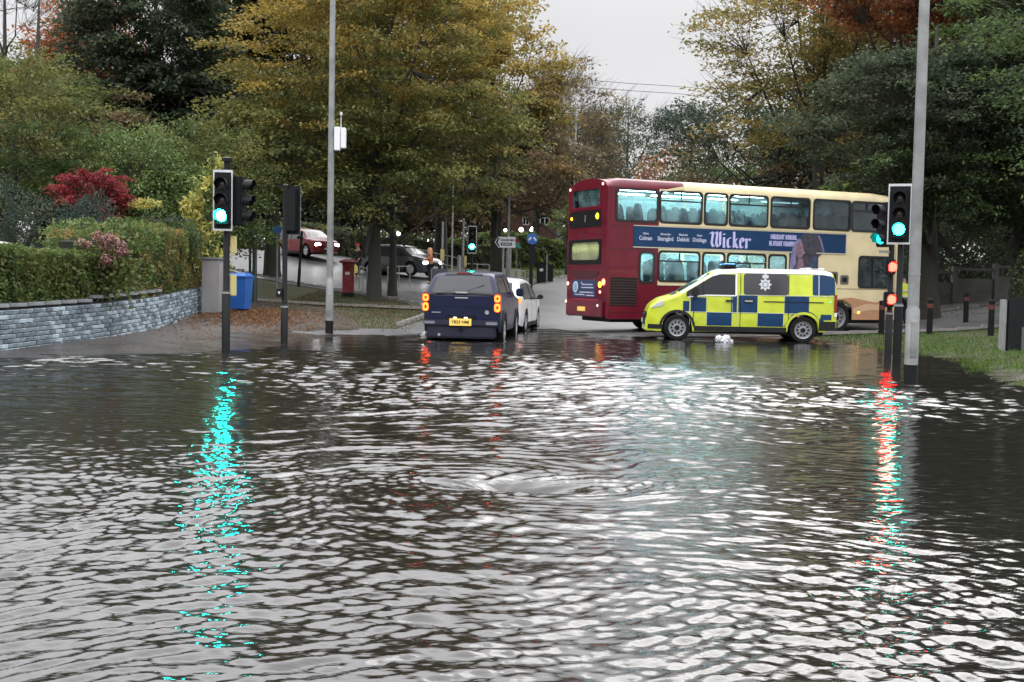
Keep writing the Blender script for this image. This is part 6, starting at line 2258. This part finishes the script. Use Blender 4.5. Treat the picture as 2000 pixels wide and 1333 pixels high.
w1 = MB()
for q in ring(rrect(.36, 2.36, 3.56, 4.24, .12), rrect(.47, 2.25, 3.66, 4.16, .1)):
    w1.prism(list(q), lambda u, v, w: (-.052 - w, u, v), .012)
w1 = w1.build('rear_window', MAR, bus)
MB().box(-.03, -.02, .425, 2.295, 3.625, 4.175).build('pane', PANE, w1)
rear_plate('display_panel', BLACK, .38, 2.40, 3.06, 3.54, r=.06)
text('1', .30, mat('dim display digit', (.35, .33, .28), .5), bus, (-.068, 1.36, 3.30), (PI / 2, 0, -PI / 2), 'route_number')
for yy, rr_, zz in ((.60, .09, 3.36), (2.26, .05, 3.34)):
    MB().lathe([(0, -.09), (rr_ * .7, -.085), (rr_, -.065), (rr_, -.06)], (0, yy, zz), 'x', 16).build('indicator_light', emis('amber lamp glow', (1, .48, .02), 5), bus, 50)
w2 = MB()
for q in ring(rrect(.34, 2.42, 1.98, 2.70, .05), rrect(.46, 2.26, 2.10, 2.62, .16)):
    w2.prism(list(q), lambda u, v, w: (-.052 - w, u, v), .014)
w2 = w2.build('rear_window', BLACK, bus)
MB().box(-.03, -.02, .425, 2.275, 2.085, 2.615).build('pane', glass('yellowish pane', (1, 1, .8), .35, fog=(.75, .8, .55)), w2)
MB().box(.35, .37, .2, 2.4, 2.0, 2.49).build('bulkhead', mat('pale bulkhead', (.7, .72, .6), .6), bus)
MB().box(.06, .09, .5, 2.2, 2.42, 2.46).build('interior_light', emis('warm tube', (1, 1, .7), 6), bus)
rear_plate('body_seam', mat('dark maroon seam', (.06, .005, .01), .5), .30, 2.44, 1.90, 1.915, r=.003, t_=.004)
MB().prism([(.45, 1.78), (2.30, 1.80), (2.2, 1.66), (1.8, 1.57), (1.3, 1.55), (.8, 1.58), (.5, 1.66)], lambda u, v, w: (-.052 - w, u, v), .008).build('rear_vent', mat('dark maroon recess', (.055, .008, .014), .5), bus)
rb = rear_plate('rear_advert', mat('navy rear advert', (.03, .04, .10), .4, var=.15), .62, 2.12, 1.00, 1.52, r=.02)
MB().lathe([(0, -.075), (.17, -.075), (.17, -.064)], (0, 1.90, 1.30), 'x', 24).build('logo_disc', mat('pale blue disc', (.45, .58, .7), .4), rb)
MB().lathe([(0, -.078), (.12, -.078), (.12, -.075)], (0, 1.90, 1.30), 'x', 24).build('logo_disc', mat('mid blue disc', (.22, .38, .5), .4), rb)
mb = MB()
for (y0_, y1_, z_) in ((.80, 1.48, 1.36), (.74, 1.52, 1.27), (.76, 1.64, 1.13), (.70, 1.2, 1.04), (1.3, 1.95, 1.06)):
    mb.box(-.068, -.064, y0_, y1_, z_, z_ + .035)
mb.prism([(1.42, 1.40), (1.54, 1.47), (1.50, 1.37)], lambda u, v, w: (-.064 - w, u, v))
mb.build('lettering', GREYL, rb)
bmp = MB().box(-.13, -.05, .06, WB - .06, .44, .92, .035).build('rear_bumper', MAR, bus)
rear_plate('bumper_crease', mat('pinkish highlight paint', (.3, .03, .07), .3), .45, 2.1, .90, .955, r=.02, x_=-.06)
plate(bus, None, -.132, .66, True, .50, .13, y=1.36)
BT = emis('bus tail glow', (1, .12, .06), 8)
BAMB = emis('bus amber glow', (1, .62, .03), 7)
BPK = emis('small marker glow', (1, .45, .35), 3)
for yy, zz, r_, m_ in ((.14, 1.46, .095, BT), (.36, 1.38, .085, BAMB), (.34, 1.17, .045, BPK), (WB - .06, 1.40, .06, BPK), (.34, .78, .04, emis('white reflector glow', (1, .85, .85), 2)), (WB - .10, .86, .045, BPK),
                       (.30, 4.27, .045, BPK), (WB - .1, 4.22, .045, BPK)):
    MB().lathe([(0, -.15 if zz < .9 else -.085), (r_ * .7, -.145 if zz < .9 else -.08), (r_, -.13 if zz < .9 else -.06)], (-.0, yy, zz), 'x', 16).build('rear_light', m_, bus, 50)
for u in (4.3, 6.6, 8.95):
    MB().box(u, u + .09, -.02, 0, .62, .67, .004).build('side_marker', BAMB, bus)
# front end
MB().box(LB - .36, LB - .05, .06, WB - .06, .42, 1.35, .06).build('front_panel', CRM, bus)
MB().box(LB - .36, LB - .05, .06, WB - .06, 2.62, 3.15, .06).build('front_panel', CRM, bus)
MB().box(LB - .35, LB - .12, .0, .12, 1.3, 4.18, .03).box(LB - .35, LB - .12, WB - .12, WB, 1.3, 4.18, .03).build('front_pillar', CRM, bus)
MB().box(LB - .16, LB - .10, .1, WB - .1, 1.35, 2.62).box(LB - .16, LB - .10, .1, WB - .1, 3.15, 4.10).build('windscreen', DGLASS, bus)
MB().tube([(LB - .2, -.05, 2.7), (LB + .1, -.3, 2.75), (LB + .1, -.32, 2.3)], .025, 8).box(LB - .0, LB + .16, -.42, -.22, 1.85, 2.3, .03).build('wing_mirror', BLACK, bus)

# ------------------------------------------------------------------ people
def skin_mesh(name, pts, edges, radii, m_, parent, sub=2, root=0):
    me = bpy.data.meshes.new(name)
    me.from_pydata([tuple(p) for p in pts], edges, [])
    o_ = bpy.data.objects.new(name, me)
    COL.objects.link(o_)
    o_.modifiers.new('s', 'SKIN')
    sv = me.skin_vertices[0].data if me.skin_vertices else None
    if sv is None:
        bm = bmesh.new()
        bm.from_mesh(me)
        bm.verts.layers.skin.verify()
        bm.to_mesh(me)
        bm.free()
        sv = me.skin_vertices[0].data
    for i, r in enumerate(radii):
        sv[i].radius = r if hasattr(r, '__len__') else (r, r)
        sv[i].use_root = i == root
    u = o_.modifiers.new('u', 'SUBSURF')
    u.levels = u.render_levels = sub
    dg = bpy.context.evaluated_depsgraph_get()
    dg.update()
    m2 = bpy.data.meshes.new_from_object(o_.evaluated_get(dg))
    o_.modifiers.clear()
    o_.data = m2
    m2.materials.clear()
    m2.materials.append(m_)
    m2.polygons.foreach_set('use_smooth', [True] * len(m2.polygons))
    o_.parent = parent
    return o_


def person(label, loc, rz, jacket, trousers, hat=None, hair=(.03, .02, .015), hands=((-.20, .30, 1.05), (.20, .30, 1.05)), legs=((-.11, .02), (.11, -.04)), head=(0, .05), h=1.75, seatd=False, vest=None, hood=None):
    """faces local +y; z up; a body skinned over one skeleton, clothes as thicker skins"""
    k = h / 1.75
    root = empty('person', loc, rz, label, 'person')
    P = [(0, 0, .95), (0, 0, 1.15), (0, .01, 1.38), (head[0] * .3, head[1] * .3, 1.47), (head[0] * .8, head[1] * .8, 1.56), (head[0], head[1] + .01, 1.64), (head[0], head[1], 1.70)]
    Rd = [(.13, .10), (.12, .095), (.15, .10), (.06, .06), (.075, .085), (.085, .10), (.06, .075)]
    Ed = [(0, 1), (1, 2), (2, 3), (3, 4), (4, 5), (5, 6)]
    jac = [(0, 0, .90), (0, 0, 1.12), (0, .01, 1.38), (0, .01, 1.46)]
    jr = [(.175, .135), (.165, .125), (.18, .13), (.085, .08)]
    je = [(0, 1), (1, 2), (2, 3)]
    tro = [(0, 0, .98)]
    tr_ = [(.15, .12)]
    te = []
    for s_, hd2, lg in ((-1, hands[0], legs[0]), (1, hands[1], legs[1])):
        sh = (.19 * s_, 0, 1.40)
        el = ((sh[0] + hd2[0]) / 2 + .07 * s_, (sh[1] + hd2[1]) / 2 - .08, (sh[2] + hd2[2]) / 2 - .07)
        wr_ = tuple(el[i] + (hd2[i] - el[i]) * .85 for i in range(3))
        n0 = len(P)
        P += [sh, el, wr_, hd2]
        Rd += [.055, .045, .032, (.04, .022)]
        Ed += [(2, n0), (n0, n0 + 1), (n0 + 1, n0 + 2), (n0 + 2, n0 + 3)]
        # fingers and thumb
        dv = Vector(hd2) - Vector(wr_)
        dv.normalize()
        sd = dv.cross(Vector((0, 0, 1))).normalized() if abs(dv.z) < .9 else Vector((1, 0, 0))
        for fi, (of, ln) in enumerate(((-.028, .070), (-.010, .080), (.010, .075), (.028, .060), (.045, .045))):
            b0_ = Vector(hd2) + sd * of * (1 if fi < 4 else .8) - dv * (.0 if fi < 4 else .03)
            b1_ = b0_ + dv * ln * .6 + Vector((0, 0, -.012)) + (sd * .02 if fi == 4 else Vector((0, 0, 0)))
            b2_ = b1_ + dv * ln * .4 + Vector((0, 0, -.02))
            q = len(P)
            P += [tuple(b1_), tuple(b2_)]
            Rd += [.010, .008]
            Ed += [(n0 + 3, q), (q, q + 1)]
        a0 = len(jac)
        jac += [(sh[0] * .95, sh[1], sh[2] - .01), el, wr_]
        jr += [.078, .062, .050]
        je += [(2, a0), (a0, a0 + 1), (a0 + 1, a0 + 2)]
        hp_ = (.095 * s_, 0, .90)
        kn = (lg[0] * 1.05, lg[1] * .5 + .03, .50)
        an = (lg[0], lg[1], .09)
        to = (lg[0] + .02 * s_, lg[1] + .16, .04)
        n1 = len(P)
        P += [hp_, kn, an, to]
        Rd += [.085, .055, .04, .04]
        Ed += [(0, n1), (n1, n1 + 1), (n1 + 1, n1 + 2), (n1 + 2, n1 + 3)]
        b0 = len(tro)
        tro += [hp_, kn, (an[0], an[1], .12)]
        tr_ += [.10, .078, .066]
        te += [(0, b0), (b0, b0 + 1), (b0 + 1, b0 + 2)]
        sc = [(an[0], an[1] - .03, .05), to]
        sh_ = skin_mesh('shoe', [(q[0] * k, q[1] * k, q[2] * k) for q in sc], [(0, 1)], [.055, .045], BLACK, root, 1)
    S_ = lambda L_: [(q[0] * k, q[1] * k, q[2] * k) for q in L_]
    sr = lambda L_: [tuple(c * k for c in r) if hasattr(r, '__len__') else r * k for r in L_]
    skin_mesh('body', S_(P), Ed, sr(Rd), SKIN, root)
    skin_mesh('trousers', S_(tro), te, sr(tr_), trousers, root, 1)
    skin_mesh('jacket', S_(jac), je, sr(jr), jacket, root, 2)
    hx_, hy_, hz_ = head[0] * k, (head[1] + .01) * k, 1.655 * k
    mb = MB()
    if hat:
        mb.lathe([(.118, -.01), (.112, .04), (.09, .09), (.05, .115), (0, .12)], (hx_, hy_, hz_), n=16)
        mb.build('hat', hat, root, 60)
    else:
        mb.lathe([(.09, -.12), (.106, -.04), (.108, .03), (.085, .085), (.045, .11), (0, .115)], (hx_, hy_ - .018, hz_), n=16)
        mb.build('hair', mat('dark hair', hair, .7), root, 60)
    if hood:
        MB().lathe([(.13, -.20), (.135, -.08), (.128, .02), (.10, .09), (.05, .125), (0, .13)], (hx_, hy_ - .03, hz_), n=16).build('hood', hood, root, 60)
    fx = MB()
    for q in (-.032, .032):
        fx.lathe([(.0, 0), (.010, .004), (0, .008)], (hx_ + q * k, hy_ + .095 * k, hz_ - .02 * k), 'y', 8)
    fx.build('eyes', BLACK, root)
    MB().tube([(hx_, hy_ + .09 * k, hz_ - .02 * k), (hx_, hy_ + .115 * k, hz_ - .055 * k)], [.010, .014], 6).build('nose', SKIN, root, 60)
    if vest:
        v0 = MB().lathe([(.20, 1.02), (.195, 1.06)], n=20).lathe([(.195, 1.20), (.195, 1.24)], n=20)
        v0 = v0.build('reflective_band', vest, root, 60)
        v0.scale = (1, .76, 1)
        v0.location = (0, 0, 0)
    return root


HV = mat('fluorescent yellow jacket', (.62, .72, .06), .5, emit=(.7, .9, .1), es=.0)
ORG = mat('orange jacket', (.60, .22, .10), .6, var=.15)
NAVYT = mat('dark trousers', (.015, .017, .025), .8)
x, y, _ = px(1762, 648, 37.6)
person('police officer in a fluorescent yellow jacket half hidden behind the right signal poles', (x, y, g(x, y) + .03), math.radians(35), HV, NAVYT, hat=BLACK, vest=mat('silver reflective', (.6, .62, .64), .4), hands=((-.2, .26, 1.12), (.16, .3, 1.15)), head=(0, .03))
x, y, _ = px(840, 556, 56)
person('person in an orange hooded coat standing by the grey cabinet, hands together', (x, y, g(x, y)), math.radians(110), ORG, NAVYT, hood=mat('pale orange hood', (.68, .34, .2), .6), hands=((-.06, .3, 1.2), (.08, .3, 1.2)))
x, y, _ = px(699, 526, 58)
person('person in dark clothes with a red hat beyond the pillar box', (x, y, g(x, y)), math.radians(150), mat('black coat', (.02, .02, .022), .7), NAVYT, hat=mat('red hat', (.5, .03, .03), .6), hands=((-.2, .2, .95), (.25, .22, .9)))
# passenger standing in the lower deck of the bus
q = Matrix.Translation(bus.location) @ Matrix.Rotation(BYAW, 4, 'Z') @ Vector((2.38, 1.15, 1.02 - .12))
person('dark clad passenger leaning forward inside the lower deck of the bus', q, BYAW + math.radians(-90), mat('black coat', (.02, .02, .022), .7), NAVYT, h=1.42, head=(0, .16), hands=((-.26, .34, 1.05), (.3, .42, 1.2)))
# their yellow bag by the pillar box person
x, y, _ = px(693, 520, 57)
s = empty('carrier_bag', (x, y, g(x, y) + .35), 0, 'small yellow bag held low beside the person with the red hat', 'bag')
MB().prism([(-.12, 0), (.12, 0), (.14, .3), (.06, .42), (-.06, .42), (-.14, .3)], lambda u, v, w: (u, w - .05, v), .1).build('bag_body', mat('yellow bag', (.7, .65, .12), .6), s)
print('triangles', sum(len(o.data.loop_triangles) if False else sum(len(p.vertices) - 2 for p in o.data.polygons) for o in bpy.data.objects if o.type == 'MESH' and len(o.data.polygons) < 5000) + sum(len(o.data.polygons) * 2 for o in bpy.data.objects if o.type == 'MESH' and len(o.data.polygons) >= 5000))
